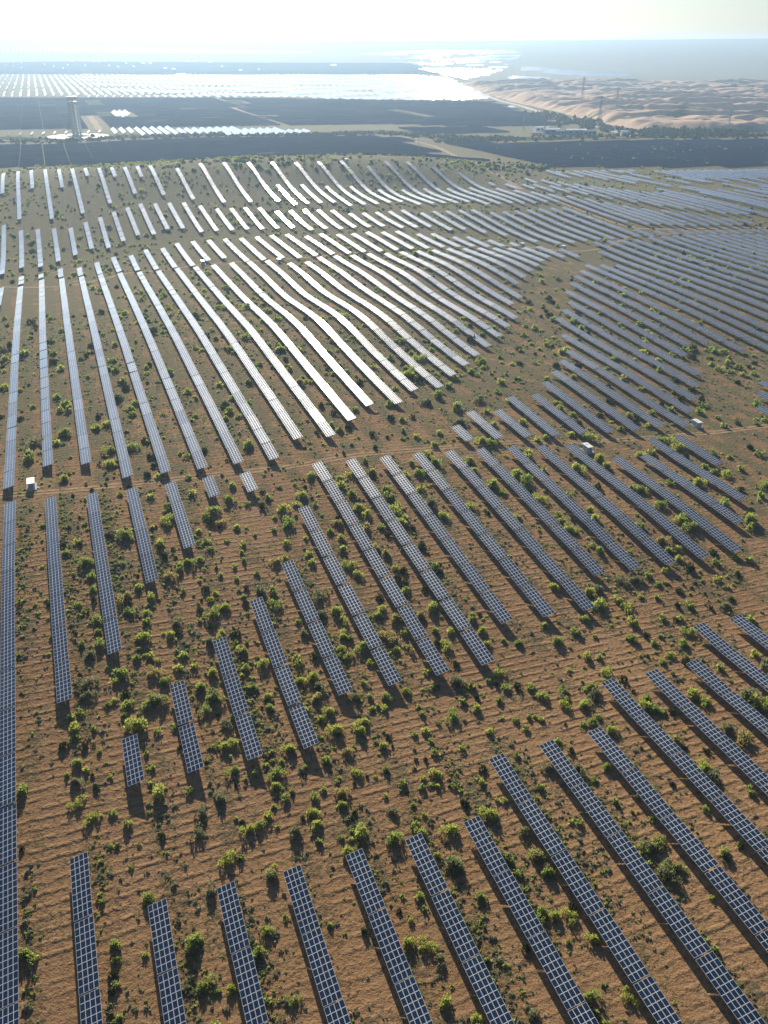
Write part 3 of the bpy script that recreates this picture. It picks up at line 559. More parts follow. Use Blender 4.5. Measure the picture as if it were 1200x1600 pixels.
def glass_mat(name, col, rough):
    m, n, l, b = nodes(name)
    tc = n.new('ShaderNodeTexCoord'); nz = n.new('ShaderNodeTexNoise'); nz.inputs['Scale'].default_value = 0.35; nz.inputs['Detail'].default_value = 3
    l.new(tc.outputs['Object'], nz.inputs['Vector'])
    oi = n.new('ShaderNodeObjectInfo')
    ad = n.new('ShaderNodeMath'); ad.operation = 'ADD'; l.new(nz.outputs['Fac'], ad.inputs[0]); l.new(oi.outputs['Random'], ad.inputs[1])
    mr = n.new('ShaderNodeMapRange'); mr.inputs['From Min'].default_value = .2; mr.inputs['From Max'].default_value = 1.7
    l.new(ad.outputs[0], mr.inputs['Value'])
    mx = n.new('ShaderNodeMix'); mx.data_type = 'RGBA'
    mx.inputs['A'].default_value = (*[c * .7 for c in col], 1); mx.inputs['B'].default_value = (*[c * 1.3 for c in col], 1)
    l.new(mr.outputs[0], mx.inputs['Factor']); l.new(mx.outputs['Result'], b.inputs['Base Color'])
    b.inputs['Roughness'].default_value = rough; b.inputs['IOR'].default_value = 1.75
    b.inputs['Coat Weight'].default_value = .85; b.inputs['Coat Roughness'].default_value = .05; b.inputs['Specular Tint'].default_value = (.68, .85, 1.0, 1)
    return m
M_GLASS = glass_mat('module_glass', (0.006, 0.017, 0.038), GLASS_ROUGH)
M_FRAME = plain('module_frame', (0.60, 0.62, 0.63), 0.42, 0.0)
M_BACK = plain('module_back', (0.05, 0.055, 0.065), 0.6)
M_STEEL = plain('galvanised_steel', (0.35, 0.35, 0.34), 0.5, 0.6)
M_WHITE = plain('white_paint', (0.80, 0.80, 0.78), 0.45, var=0.05)
M_BLUE = plain('blue_grey_paint', (0.10, 0.17, 0.26), 0.5, var=0.1)
M_CONC = plain('concrete', (0.42, 0.40, 0.37), 0.85, var=0.12)
M_PALE = plain('pale_paving', (0.72, 0.70, 0.66), 0.8, var=0.06)
M_DARK = plain('dark_opening', (0.02, 0.022, 0.026), 0.5)
M_LATTICE = plain('lattice_steel', (0.30, 0.32, 0.34), 0.5, 0.3)
M_TRACKER = plain('far_module_back', (0.012, 0.044, 0.088), 0.5, var=0.45, scale=.006)

def ground_material():
    m, n, l, b = nodes('desert_ground')
    b.inputs['Roughness'].default_value = 0.95; b.inputs['Specular IOR Level'].default_value = 0.1
    tc = n.new('ShaderNodeTexCoord')
    mp = n.new('ShaderNodeMapping'); mp.inputs['Rotation'].default_value = (0, 0, AZ); l.new(tc.outputs['Object'], mp.inputs['Vector'])
    # after the mapping x runs across the rows and y along them
    def noise(s, d=6, r=.6, src=tc.outputs['Object'], dist=0.0):
        q = n.new('ShaderNodeTexNoise'); q.inputs['Scale'].default_value = s; q.inputs['Detail'].default_value = d; q.inputs['Roughness'].default_value = r
        q.inputs['Distortion'].default_value = dist
        l.new(src, q.inputs['Vector']); return q.outputs['Fac']
    def math_(op, a, c, clamp=False):
        q = n.new('ShaderNodeMath'); q.operation = op; q.use_clamp = clamp
        for k, v in enumerate((a, c)):
            if isinstance(v, (int, float)): q.inputs[k].default_value = v
            else: l.new(v, q.inputs[k])
        return q.outputs[0]
    def ramp(f, a, c):
        q = n.new('ShaderNodeMapRange'); q.inputs['From Min'].default_value = a; q.inputs['From Max'].default_value = c; q.interpolation_type = 'SMOOTHSTEP'
        l.new(f, q.inputs['Value']); return q.outputs[0]
    def mix(f, a, c):
        q = n.new('ShaderNodeMix'); q.data_type = 'RGBA'
        if isinstance(f, (int, float)): q.inputs['Factor'].default_value = f
        else: l.new(f, q.inputs['Factor'])
        for k, v in (('A', a), ('B', c)):
            if isinstance(v, tuple): q.inputs[k].default_value = (*v, 1)
            else: l.new(v, q.inputs[k])
        return q.outputs['Result']
    big = noise(.012, 5); med = noise(.09, 6); fine = noise(.9, 6, .65); grit = noise(5.0, 3)
    sep = n.new('ShaderNodeSeparateXYZ'); l.new(mp.outputs[0], sep.inputs[0])
    wob = noise(.12, 3); wob2 = noise(.5, 3)
    # straw sand barriers: ridges across the rows every 3.1 m, weaker ones along
    def barrier(ax, per, amp):
        t = math_('ADD', sep.outputs[ax], math_('MULTIPLY', wob, 1.3)); t = math_('ADD', t, math_('MULTIPLY', wob2, amp))
        t = math_('FRACT', math_('DIVIDE', t, per), 0.0)
        return math_('SUBTRACT', 1.0, math_('MULTIPLY', math_('ABSOLUTE', math_('SUBTRACT', t, .5), 0.0), 2.0))   # 1 at the crest
    ra = barrier(1, 3.1, .7); rb = barrier(0, 3.1, .6)
    at = n.new('ShaderNodeAttribute'); at.attribute_name = 'ridge'; veg = n.new('ShaderNodeAttribute'); veg.attribute_name = 'veg'
    brk = ramp(noise(.35, 4), .38, .58)
    rid = math_('MULTIPLY', math_('MULTIPLY', ramp(ra, .38, .97), brk), at.outputs['Fac'])
    rid2 = math_('MULTIPLY', math_('MULTIPLY', ramp(rb, .68, .98), ramp(noise(.3, 4, src=mp.outputs[0]), .45, .6)), at.outputs['Fac'])
    c = mix(ramp(big, .35, .65), SAND_A, SAND_B)
    c = mix(math_('MULTIPLY', ramp(med, .46, .72), .55), c, SAND_C)
    c = mix(math_('MULTIPLY', ramp(fine, .48, .70), .6), c, LITTER)
    # low dry herbs: in bands beside the rows and where the ground carries more cover
    band = math_('MULTIPLY', ramp(math_('SINE', math_('MULTIPLY', math_('SUBTRACT', sep.outputs[0], 8.2 + 2.0), 2 * math.pi / 15.88), 0.0), -.1, .75), .55)
    cover = math_('ADD', veg.outputs['Fac'], math_('MULTIPLY', band, .35))
    cover = math_('ADD', cover, math_('MULTIPLY', math_('SUBTRACT', med, .5), 1.6))
    cover = math_('ADD', cover, math_('MULTIPLY', math_('SUBTRACT', fine, .5), 1.5))
    vg = ramp(cover, .38, .78)
    c = mix(math_('MULTIPLY', vg, .85), c, mix(ramp(grit, .35, .65), HERB_A, HERB_B))
    c = mix(math_('MULTIPLY', rid, .5), c, STRAW); c = mix(math_('MULTIPLY', rid2, .45), c, STRAW)
    l.new(c, b.inputs['Base Color'])
    hgt = math_('ADD', math_('MULTIPLY', fine, .62), math_('MULTIPLY', med, .5)); hgt = math_('ADD', hgt, math_('MULTIPLY', noise(2.3, 4, .7), .26))
    hgt = math_('ADD', hgt, math_('MULTIPLY', rid, .42)); hgt = math_('ADD', hgt, math_('MULTIPLY', rid2, .10))
    hgt = math_('ADD', hgt, math_('MULTIPLY', math_('MULTIPLY', vg, grit), .40))
    bp = n.new('ShaderNodeBump'); bp.inputs['Strength'].default_value = 1.0; bp.inputs['Distance'].default_value = 1.0
    l.new(hgt, bp.inputs['Height']); l.new(bp.outputs[0], b.inputs['Normal'])
    return m
M_GROUND = ground_material()
def sand_track_mat():
    m, n, l, b = nodes('track_sand'); b.inputs['Roughness'].default_value = .95; b.inputs['Specular IOR Level'].default_value = 0.1
    tc = n.new('ShaderNodeTexCoord'); nz = n.new('ShaderNodeTexNoise'); nz.inputs['Scale'].default_value = .5; nz.inputs['Detail'].default_value = 6
    l.new(tc.outputs['Object'], nz.inputs['Vector']); r = n.new('ShaderNodeValToRGB'); e = r.color_ramp.elements
    e[0].position = .35; e[0].color = (.26, .17, .09, 1); e[1].position = .68; e[1].color = (.42, .29, .17, 1)
    l.new(nz.outputs['Fac'], r.inputs[0]); l.new(r.outputs[0], b.inputs['Base Color'])
    bp = n.new('ShaderNodeBump'); bp.inputs['Distance'].default_value = .3; l.new(nz.outputs['Fac'], bp.inputs['Height']); l.new(bp.outputs[0], b.inputs['Normal'])
    return m
M_TRACK = sand_track_mat()
def leaf_mat(name, a, c, trans):
    m, n, l, b = nodes(name); out = n['Material Output']
    ge = n.new('ShaderNodeNewGeometry'); mx = n.new('ShaderNodeMix'); mx.data_type = 'RGBA'
    mx.inputs['A'].default_value = (*a, 1); mx.inputs['B'].default_value = (*c, 1)
    l.new(ge.outputs['Random Per Island'], mx.inputs['Factor']); l.new(mx.outputs['Result'], b.inputs['Base Color'])
    b.inputs['Roughness'].default_value = .7; b.inputs['Specular IOR Level'].default_value = .2
    t = n.new('ShaderNodeBsdfTranslucent'); l.new(mx.outputs['Result'], t.inputs['Color'])
    s = n.new('ShaderNodeMixShader'); s.inputs[0].default_value = trans
    l.new(b.outputs[0], s.inputs[1]); l.new(t.outputs[0], s.inputs[2]); l.new(s.outputs[0], out.inputs['Surface'])
    return m
M_LEAF = [leaf_mat('shrub_leaf_bright', (.27, .33, .065), (.48, .52, .14), .70),
          leaf_mat('shrub_leaf_green', (.19, .27, .06), (.37, .43, .13), .68),
          leaf_mat('shrub_leaf_dry', (.30, .27, .11), (.46, .41, .18), .66)]
M_SAGE = leaf_mat('sage_leaf', (.22, .24, .15), (.38, .39, .26), .35)
M_FAR_TREE = leaf_mat('far_tree_leaf', (.035, .06, .02), (.07, .10, .035), .3)
M_STEM = plain('shrub_stem', (.10, .07, .045), .9)

# ------------------------------------------------------------------ ground
def axis(a, b, step, lo, hi, grow=1.16):
    v = list(np.arange(a, b + .1, step)); s = step
    while v[-1] < hi: s *= grow; v.append(min(v[-1] + s, hi))
    s = step; f = []
    x = a
    while x > lo: s *= grow; x = max(x - s, lo); f.append(x)
    return np.array(f[::-1] + v)
def make_ground():
    xs = axis(-480, 1240, 8, -9000, 9000); ys = axis(20, 1640, 8, -1500, 12500, 1.1)
    X, Y = np.meshgrid(xs, ys, indexing='ij'); Z = height(X, Y)
    nx, ny = X.shape
    idx = np.arange(nx * ny).reshape(nx, ny)
    F = np.stack([idx[:-1, :-1], idx[1:, :-1], idx[1:, 1:], idx[:-1, 1:]], -1).reshape(-1, 4)
    me = np_mesh('ground', np.stack([X, Y, Z], -1).reshape(-1, 3), F, [M_GROUND], smooth=True)
    s = X * LX + Y * LY; c = X * PX + Y * PY; r = np.hypot(X, Y)
    ridge = np.clip((330 - r) / 60, 0, 1) * np.clip((r - 118) / 20, .25, 1)
    ridge = np.maximum(ridge, .5 * np.clip((450 - r) / 60, 0, 1))
    veg = np.interp(r, [100, 200, 330, 450, 700, 900, 1400, 3000], [.28, .25, .42, .60, .66, .82, .90, .80])
    for nm, a in (('ridge', ridge), ('veg', veg)):
        at = me.attributes.new(nm, 'FLOAT', 'POINT'); at.data.foreach_set('value', a.ravel().astype(np.float32))
    o = link('ground', me); tag(o, kind='structure')
make_ground()
def ribbon(name, pts, w, mat, lift=.06, step=6.0, rutted=False):
    P = [np.array(p[:2], float) for p in pts]; Q = []
    # smooth the line, then sample it
    for k in range(len(P) - 1):
        p0 = P[max(k - 1, 0)]; p1 = P[k]; p2 = P[k + 1]; p3 = P[min(k + 2, len(P) - 1)]
        m = max(2, int(np.linalg.norm(p2 - p1) / step))
        for i in range(m):
            t = i / m
            Q.append(.5 * ((2 * p1) + (-p0 + p2) * t + (2 * p0 - 5 * p1 + 4 * p2 - p3) * t * t + (-p0 + 3 * p1 - 3 * p2 + p3) * t ** 3))
    Q.append(P[-1]); Q = np.array(Q); T = np.gradient(Q, axis=0); T /= np.linalg.norm(T, axis=1)[:, None]; N = np.stack([-T[:, 1], T[:, 0]], 1)
    jit = 1 + .22 * np.sin(np.arange(len(Q)) * 1.7) * np.sin(np.arange(len(Q)) * .61 + 1)
    offs = np.array([-1, -.5, 0, .5, 1]) * w / 2
    V = []; 
    for o_ in offs: 
        R = Q + N * (o_ * jit)[:, None]; V.append(np.column_stack([R, height(R[:, 0], R[:, 1]) + lift]))
    V = np.stack(V, 1); n, k = V.shape[:2]; idx = np.arange(n * k).reshape(n, k)
    F = np.stack([idx[:-1, :-1], idx[:-1, 1:], idx[1:, 1:], idx[1:, :-1]], -1).reshape(-1, 4)
    return tag(link(name, np_mesh(name, V.reshape(-1, 3), F, [mat], smooth=True)), kind='structure')
for k, w in (('main', 1.7), ('mid', 3.5), ('pq', 5.0), ('diag', 9.0)):
    if k == 'main':      # two wheel ruts
        for off in (-1.3, 1.3):
            P = np.array(TRACKS[k]); T = np.gradient(P, axis=0); T /= np.linalg.norm(T, axis=1)[:, None]
            ribbon('dirt_track', P + np.stack([-T[:, 1], T[:, 0]], 1) * off, w, M_TRACK)
    else: ribbon('dirt_track', TRACKS[k], w, M_TRACK)

# ------------------------------------------------------------------ solar tables
TILT = math.radians(12.3); PITCH_T = 17.12; LEN = 16.8; WID = 4.45; DECK = 3.0; NC, NR = 10, 4
CW, CH = LEN / NC, WID / NR
def module_mesh(seed):
    b = MB(); g = .033; w, h, t = CW - .03, CH - .03, .04
    b.box((0, 0, 0), (w, h, t), 0); b.quad([(-w / 2 + g + .03, -h / 2 + g + .02, t / 2 + .003), (w / 2 - g - .03, -h / 2 + g + .02, t / 2 + .003), (w / 2 - g - .03, h / 2 - g - .02, t / 2 + .003), (-w / 2 + g + .03, h / 2 - g - .02, t / 2 + .003)], 1)
    return b.mesh('solar_module', [M_FRAME, M_GLASS])
def deck_np():
    """deck of 40 modules as arrays (frame slab + glass quads), in the deck plane"""
    b = MB(); b.box((0, 0, 0), (LEN, WID, .04), 0); g = .062
    for i in range(NC):
        for j in range(NR):
            x0, x1 = -LEN / 2 + i * CW + g, -LEN / 2 + (i + 1) * CW - g; y0, y1 = -WID / 2 + j * CH + g, -WID / 2 + (j + 1) * CH - g
            b.quad([(x0, y0, .023), (x1, y0, .023), (x1, y1, .023), (x0, y1, .023)], 1)
    return b
RT = Matrix.Rotation(-TILT, 3, 'X')          # +y is the low (south) side
def dk(x, y, z): return RT @ Vector((x, y, z)) + Vector((0, 0, DECK))
def frame_mb():
    b = MB()
    for y in (-1.75, -.6, .6, 1.75): b.box(dk(0, y, -.075), (LEN - .3, .06, .09), 0, RT)      # purlins
    for x in POST_X:
        b.box(dk(x, 0, -.19), (.08, WID - .5, .12), 0, RT)                                     # rafter
        b.beam((x, .05, 1.15), dk(x, 1.45, -.27), .06); b.beam((x, -.05, 1.15), dk(x, -1.5, -.27), .06)
    return b
POST_X = (-7.0, -3.5, 0.0, 3.5, 7.0)
def post_mb(x):
    b = MB(); b.tube((x, 0, -.6), (x, 0, DECK - .26), .15, .13, 8); return b
MODULES = [module_mesh(0)]
DECK_ME = deck_np().mesh('panel_deck', [M_FRAME, M_GLASS])
FRAME_ME = frame_mb().mesh('support_frame', [M_STEEL])
POST_ME = [post_mb(x).mesh('post', [M_CONC]) for x in POST_X]
pm = MB()
for x in POST_X: pm.tube((x, 0, -.6), (x, 0, DECK - .26), .15, .13, 6)
POSTS_ME = pm.mesh('post', [M_CONC])

TABLES = []      # dicts: block, row offset c, index, position, matrix, projected box
for blk, c0, c1, s0, s1 in ROWS:
    span = s0 - s1; n = max(1, round((span + .5) / PITCH_T))
    pt = (span + .5) / n if (n > 1 or blk not in 'ABCD') else PITCH_T
    if abs(pt - PITCH_T) > 1.6: pt = PITCH_T
    if blk == 'A': pt = PITCH_T; n += 3
    for k in range(n):
        s = s0 - LEN / 2 - k * pt; t = (s0 - s) / max(span, 1); c = c0 + (c1 - c0) * min(t, 1)
        if blk == 'A' and s < 62: break
        x, y = c * PX + s * LX, c * PY + s * LY
        zs = height(np.array([x - LX * 7, x + LX * 7, x]), np.array([y - LY * 7, y + LY * 7, y]))
        sl = (zs[1] - zs[0]) / 14.0; z = float(zs.mean())
        sl += random.gauss(0, .010); ex = Vector((LX, LY, sl)).normalized(); ey = Vector((-PX, -PY, random.gauss(0, .010))); ey = (ey - ex * ey.dot(ex)).normalized(); ez = ex.cross(ey)
        M = Matrix(((ex.x, ey.x, ez.x, x), (ex.y, ey.y, ez.y, y), (ex.z, ey.z, ez.z, z), (0, 0, 0, 1)))
        crn = [M @ dk(a * LEN / 2, b * WID / 2, 0) for a in (-1, 1) for b in (-1, 1)]
        p = project([tuple(q) for q in crn]); lo, hi = p.min(0), p.max(0)
        if hi[0] < -2 or lo[0] > 1202 or lo[1] > 1602: continue
        a, b_, d, e = p[0], p[1], p[3], p[2]
        area = .5 * abs((d[0] - a[0]) * (e[1] - b_[1]) - (e[0] - b_[0]) * (d[1] - a[1]))
        full = min(1, (min(hi[0], 1200) - max(lo[0], 0)) / max(hi[0] - lo[0], .1)) * min(1, (1600 - max(lo[1], 0)) / max(hi[1] - lo[1], .1))
        TABLES.append(dict(b=blk, c=c, s=s, M=M, x=x, y=y, z=z, area=area * max(0, min(full, 1)), px=p.mean(0)))
TABLES.sort(key=lambda t: -t['area'])
BIG = TABLES[:N_BIG]; REST = TABLES[N_BIG:]
ORD = ['first', 'second', 'third', 'fourth', 'fifth', 'sixth', 'seventh', 'eighth', 'ninth', 'tenth', 'eleventh', 'twelfth', 'thirteenth', 'fourteenth', 'fifteenth', 'sixteenth', 'seventeenth', 'eighteenth', 'nineteenth', 'twentieth']
TENS = {2: ('twentieth', 'twenty'), 3: ('thirtieth', 'thirty'), 4: ('fortieth', 'forty'), 5: ('fiftieth', 'fifty')}
def ordinal(n):
    if n <= 20: return ORD[n - 1]
    t, u = divmod(n, 10)
    return TENS[t][0] if u == 0 else TENS[t][1] + '-' + ORD[u - 1]
FIELD = {'A': 'foreground field', 'B': 'left strip below track', 'C': 'middle field below track', 'D': 'right field above track', 'M': 'left field above track', 'N': 'short strip behind track', 'P': 'far strip', 'Q': 'hill strip', 'F': 'far right strip', 'G': 'far right strip'}
LOOK = {'A': 'navy solar table', 'B': 'pale blue solar table', 'C': 'blue-grey solar table', 'D': 'steel-blue solar table', 'M': 'white-glaring solar table'}
rows = {}
for t in TABLES: rows.setdefault((t['b'], round((t['c'] - 8.2) / 15.88)), []).append(t)
for b in set(k[0] for k in rows):
    ks = sorted(k[1] for k in rows if k[0] == b)
    for i, k in enumerate(ks):
        r = sorted(rows[(b, k)], key=lambda t: t['s'])
        for j, t in enumerate(r): t['row'] = i + 1; t['pos'] = j + 1; t['n'] = len(r)
def table_where(t):
    if t['n'] == 1: return f"alone in {ordinal(t['row'])} row from left, {FIELD[t['b']]}"
    if t['pos'] == t['n']: return f"at far end of {ordinal(t['row'])} row from left, {FIELD[t['b']]}"
    return f"{ordinal(t['pos'])} from near end, {ordinal(t['row'])} row from left, {FIELD[t['b']]}"
def copy_tree(root, M, label):
    r = root.copy(); COL.objects.link(r); r.matrix_world = M; r['label'] = label
    for ch in KIDS[root.name]:
        c = ch.copy(); COL.objects.link(c); c.parent = r; c.matrix_parent_inverse = Matrix.Identity(4)
    return r
KIDS = {}
def proto_table(detail):
    r = empty('solar_table'); tag(r, 'solar table', 'solar table', 'solar tables in long parallel rows'); kids = []
    if detail:
        for i in range(NC):
            for j in range(NR):
                m = link('solar_module', MODULES[0], r)
                m.location = dk(-LEN / 2 + (i + .5) * CW, -WID / 2 + (j + .5) * CH, 0); m.rotation_euler = (-TILT, 0, 0); kids.append(m)
        kids.append(link('support_frame', FRAME_ME, r))
        for me in POST_ME: kids.append(link('post', me, r))
    else:
        d = link('panel_deck', DECK_ME, r); d.location = (0, 0, DECK); d.rotation_euler = (-TILT, 0, 0); kids.append(d)
        kids.append(link('support_frame', FRAME_ME, r))
        for me in POST_ME[::2]: kids.append(link('post', me, r))
    KIDS[r.name] = kids
    return r
proto = {}
for i, t in enumerate(BIG):
    det = i < N_DETAIL
    lab = f"{LOOK.get(t['b'], 'pale solar table')} {table_where(t)}"
    if det not in proto:
        r = proto_table(det); proto[det] = r; r.matrix_world = t['M']; r['label'] = lab; KIDS[det] = r
        continue
    copy_tree(proto[det], t['M'], lab)
def stuff_tables(name, tabs, label):
    D = deck_np(); V0 = np.array([tuple(dk(*v)) for v in D.v]); F0 = D.f; m0 = D.m
    S = MB()
    for x in POST_X[::2]: S.beam((x, 0, -.6), (x, 0, DECK - .05), .26)
    V0 = np.vstack([V0, np.array(S.v)]); n0 = len(D.v)
    F0 = np.array([f for f in D.f] + [tuple(i + n0 for i in f) for f in S.f]); m0 = np.array(list(D.m) + [2] * len(S.f))
    V = []; F = []; m = []; k = 0
    for t in tabs:
        A = np.array(t['M']); V.append(V0 @ A[:3, :3].T + A[:3, 3]); F.append(F0 + k); m.append(m0); k += len(V0)
    o = link(name, np_mesh(name, np.vstack(V), np.vstack(F), [M_FRAME, M_GLASS, M_CONC], np.concatenate(m)))
    return tag(o, label, 'solar tables', kind='stuff')
stuff_tables('solar_table_rows', REST, 'hundreds of far solar tables glaring pale in rows up the slope')

# ------------------------------------------------------------------ shrubs
def shrub_arrays(n, seed, leaf=(.34, .075), flat=1.0):
    """dome of n leaf blades, unit radius"""
    g = np.random.default_rng(seed)
    lobes = g.normal(0, .30, (5, 2)); lh = g.uniform(.6, .9, 5); lr = g.uniform(.5, .72, 5)
    V = []; 
    for i in range(n):
        k = g.integers(5); u = g.normal(size=3); u /= np.linalg.norm(u); u[2] = abs(u[2]); rr = g.uniform(.35, 1) ** .5
        p = np.array([lobes[k, 0] + u[0] * lr[k] * rr, lobes[k, 1] + u[1] * lr[k] * rr, (.10 + u[2] * lh[k] * rr * 1.25) * flat])
        d = np.array([u[0] * .6, u[1] * .6, .9]) + g.normal(0, .32, 3); d /= np.linalg.norm(d)
        q = np.cross(d, g.normal(size=3)); q /= np.linalg.norm(q)
        L = leaf[0] * g.uniform(.6, 1.4); w = leaf[1] * g.uniform(.7, 1.5)
        a = p - d * L * .5; e = p + d * L * .5; mid = p
        V += [a, mid + q * w, e, mid - q * w]
    V = np.array(V); V[:, 2] = np.maximum(V[:, 2], -.02)
    F = np.arange(4 * n).reshape(-1, 4)
    return V, F
SHR = [shrub_arrays(420, s) for s in range(7)]
M_LEAF.append(leaf_mat('shrub_leaf_grey', (.17, .19, .10), (.30, .31, .18), .6))
SHRUB_ME = []
for k, (V, F) in enumerate(SHR):
    for mi in range(4): SHRUB_ME.append(np_mesh('shrub', V, F, [M_LEAF[mi]]))
shr = []
for x, y, r in SHRUBS: shr.append([x, y, max(.9, min(r * .86, 3.5)), 1])
CL = [t for t in TABLES]
TX = np.array([[t['x'], t['y']] for t in CL])
def on_table(x, y, m=.3):
    d = TX - (x, y); s = np.abs(d @ (LX, LY)); c = np.abs(d @ (PX, PY))
    return bool(np.any((s < LEN / 2) & (c < WID / 2 + m)))
# shrubs of the farther ground, mostly in the lanes between the rows
extra = []
g = np.random.default_rng(5)
def lane_noise(x, y): return .5 + .5 * math.sin(x * .021 + 1.3) * math.sin(y * .017 + .4) + .25 * math.sin(x * .06 + y * .05)
while len(extra) < 3000:
    r = g.uniform(330, 1480) if g.random() < .8 else g.uniform(330, 900); a = math.radians(g.uniform(-28, 27)); x, y = r * math.sin(a), r * math.cos(a)
    px = project([(x, y, hz(x, y))])[0]
    if not (-15 < px[0] < 1215): continue
    lim = 655 if px[0] < 400 else 600
    if px[1] > lim: continue
    if g.random() > lane_noise(x, y) * (1.15 if r > 900 else .8): continue
    if on_table(x, y): continue
    extra.append([x, y, float(np.clip(g.lognormal(.42, .38), .8, 3.4)), 0])
n_hill = 0
while n_hill < 900:                          # thicker scrub on the hill slope
    x, y = g.uniform(-520, 330), g.uniform(940, 1420); px = project([(x, y, hz(x, y))])[0]
    if not (-10 < px[0] < 760) or g.random() > lane_noise(x * 1.7, y * 1.3) * 1.1 or on_table(x, y): continue
    extra.append([x, y, float(np.clip(g.lognormal(.55, .3), .9, 3.2)), 0]); n_hill += 1
shr += extra
n_small = 0
while n_small < 750:                         # small young shrubs in the lanes of the nearer fields
    r = math.sqrt(g.uniform(150 ** 2, 380 ** 2)); a = math.radians(g.uniform(-27, 27)); x, y = r * math.sin(a), r * math.cos(a)
    if g.random() > lane_noise(x, y) * .9 or on_table(x, y, .6): continue
    shr.append([x, y, float(np.clip(g.lognormal(-.25, .3), .45, 1.3)), 0]); n_small += 1
Z = height(np.array([s[0] for s in shr]), np.array([s[1] for s in shr]))
for s, z in zip(shr, Z):
    s.append(float(z)); p = project([(s[0], s[1], z)])[0]; s.append(s[2] / math.hypot(s[0], s[1], CAM_Z - z) if (-5 < p[0] < 1205 and p[1] < 1605) else 0); s.append(p)
shr.sort(key=lambda s: -s[5])
near = shr[:300]; far = shr[300:]
BX = np.array([[t['x'], t['y']] for t in BIG])
keyed = {}
for s in near:
    d = np.hypot(BX[:, 0] - s[0], BX[:, 1] - s[1]); t = BIG[int(d.argmin())]
    dx = (s[0] - t['x']) * PX + (s[1] - t['y']) * PY; ds = (s[0] - t['x']) * LX + (s[1] - t['y']) * LY
    side = ('beyond' if ds > 0 else 'before') if abs(ds) > LEN / 2 + .5 else ('right of' if dx > 0 else 'left of')
    keyed.setdefault((id(t), side), (t, side, []))[2].append(s)
def short_where(t):
    if t['n'] == 1: return f"lone table, {ordinal(t['row'])} row, {FIELD[t['b']]}"
    if t['pos'] == t['n']: return f"far-end table, {ordinal(t['row'])} row, {FIELD[t['b']]}"
    return f"{ordinal(t['pos'])} near table, {ordinal(t['row'])} row, {FIELD[t['b']]}"
SIZES = ['largest', 'second-largest', 'third-largest', 'fourth-largest', 'fifth-largest', 'sixth-largest', 'seventh-largest', 'eighth-largest', 'ninth-largest', 'tenth-largest']
for t, side, L in keyed.values():
    L.sort(key=lambda s: -s[2])
    for i, s in enumerate(L):
        rank = '' if len(L) == 1 else (SIZES[i] if i < 10 else ordinal(i + 1) + '-largest') + ' '
        k = int(g.integers(7)); mi = int(g.choice(4, p=[.42, .34, .10, .14]))
        o = link('shrub', SHRUB_ME[k * 4 + mi]); o.location = (s[0], s[1], s[4] - .05); o.rotation_euler = (0, 0, g.uniform(0, 6.28))
        o.scale = (s[2], s[2], s[2] * g.uniform(.85, 1.15))
        col = ('yellow-green', 'green', 'dry', 'grey-green')[mi]
        tag(o, f"{rank}{col} shrub {side} {short_where(t)}", 'shrub', 'shrubs scattered between the panel rows')
def scatter(name, items, arrays, mats, label, cat):
    V = []; F = []; m = []; k = 0
    for (x, y, z, r, hscale) in items:
        A, B = arrays[int(g.integers(len(arrays)))]; a = g.uniform(0, 6.28); ca, sa = math.cos(a), math.sin(a)
        W = np.column_stack([(A[:, 0] * ca - A[:, 1] * sa) * r + x, (A[:, 0] * sa + A[:, 1] * ca) * r + y, A[:, 2] * r * hscale + z])
        V.append(W); F.append(B + k); m.append(np.full(len(B), int(g.integers(len(mats))))); k += len(A)
    o = link(name, np_mesh(name, np.vstack(V), np.vstack(F), mats, np.concatenate(m)))
    return tag(o, label, cat, kind='stuff')
SHR_LO = [shrub_arrays(80, 50 + s, (.55, .17)) for s in range(5)]
scatter('distant_shrubs', [(s[0], s[1], s[4], s[2], g.uniform(.8, 1.15)) for s in far], SHR_LO, [M_LEAF[1], M_LEAF[1], M_LEAF[0], M_FAR_TREE], 'countless small green shrubs dotted between the farther panel rows', 'shrubs')
# low sage and dry herbs
TUFT = [shrub_arrays(16, 80 + s, (.75, .30), .6) for s in range(6)]
tufts = []
def try_tuft(x, y, r):
    tufts.append((x, y, r))
TREE_D = {}
for t_ in TX: TREE_D.setdefault((int(t_[0] // 12), int(t_[1] // 12)), 1)
for i in range(TUFT_TRIES):
    r0 = math.sqrt(g.uniform(100 ** 2, 640 ** 2)) if g.random() < .55 else g.uniform(100, 330); a = math.radians(g.uniform(-30, 29)); x, y = r0 * math.sin(a), r0 * math.cos(a)
    c = x * PX + y * PY; u = ((c - 8.2) / 15.88) % 1.0       # 0 = row axis
    band = math.exp(-((u - .30) / .10) ** 2) + .35 * math.exp(-((u - .62) / .16) ** 2)
    patch = .55 + .5 * math.sin(x * .11 + 2) * math.sin(y * .09 + .7) + .35 * math.sin(x * .031 + y * .043)
    near_rows = 1.0 if any((int(x // 12) + p, int(y // 12) + q) in TREE_D for p in (-1, 0, 1) for q in (-1, 0, 1)) else .15
    if g.random() < band * max(patch, .08) * near_rows + .02 + (.10 if r0 > 380 else 0):
        f_ = 1.0 if r0 < 380 else 1.35
        tufts.append((x, y, f_ * float(np.clip(g.lognormal(-.85, .45), .18, 1.1))))
for t in TABLES:
    if t['b'] not in 'ABCD': continue
    for q in range(38 if t['b'] != 'D' else 12):
        s_ = t['s'] + g.uniform(-9, 9); c = t['c'] + 2.7 + abs(g.normal(0, 1.7)); x, y = c * PX + s_ * LX, c * PY + s_ * LY
        if math.sin(x * .11 + 2) * math.sin(y * .09 + .7) + .6 * math.sin(x * .031 + y * .043) + g.normal(0, .35) > -.1: tufts.append((x, y, float(np.clip(g.lognormal(-.62, .35), .22, 1.1))))
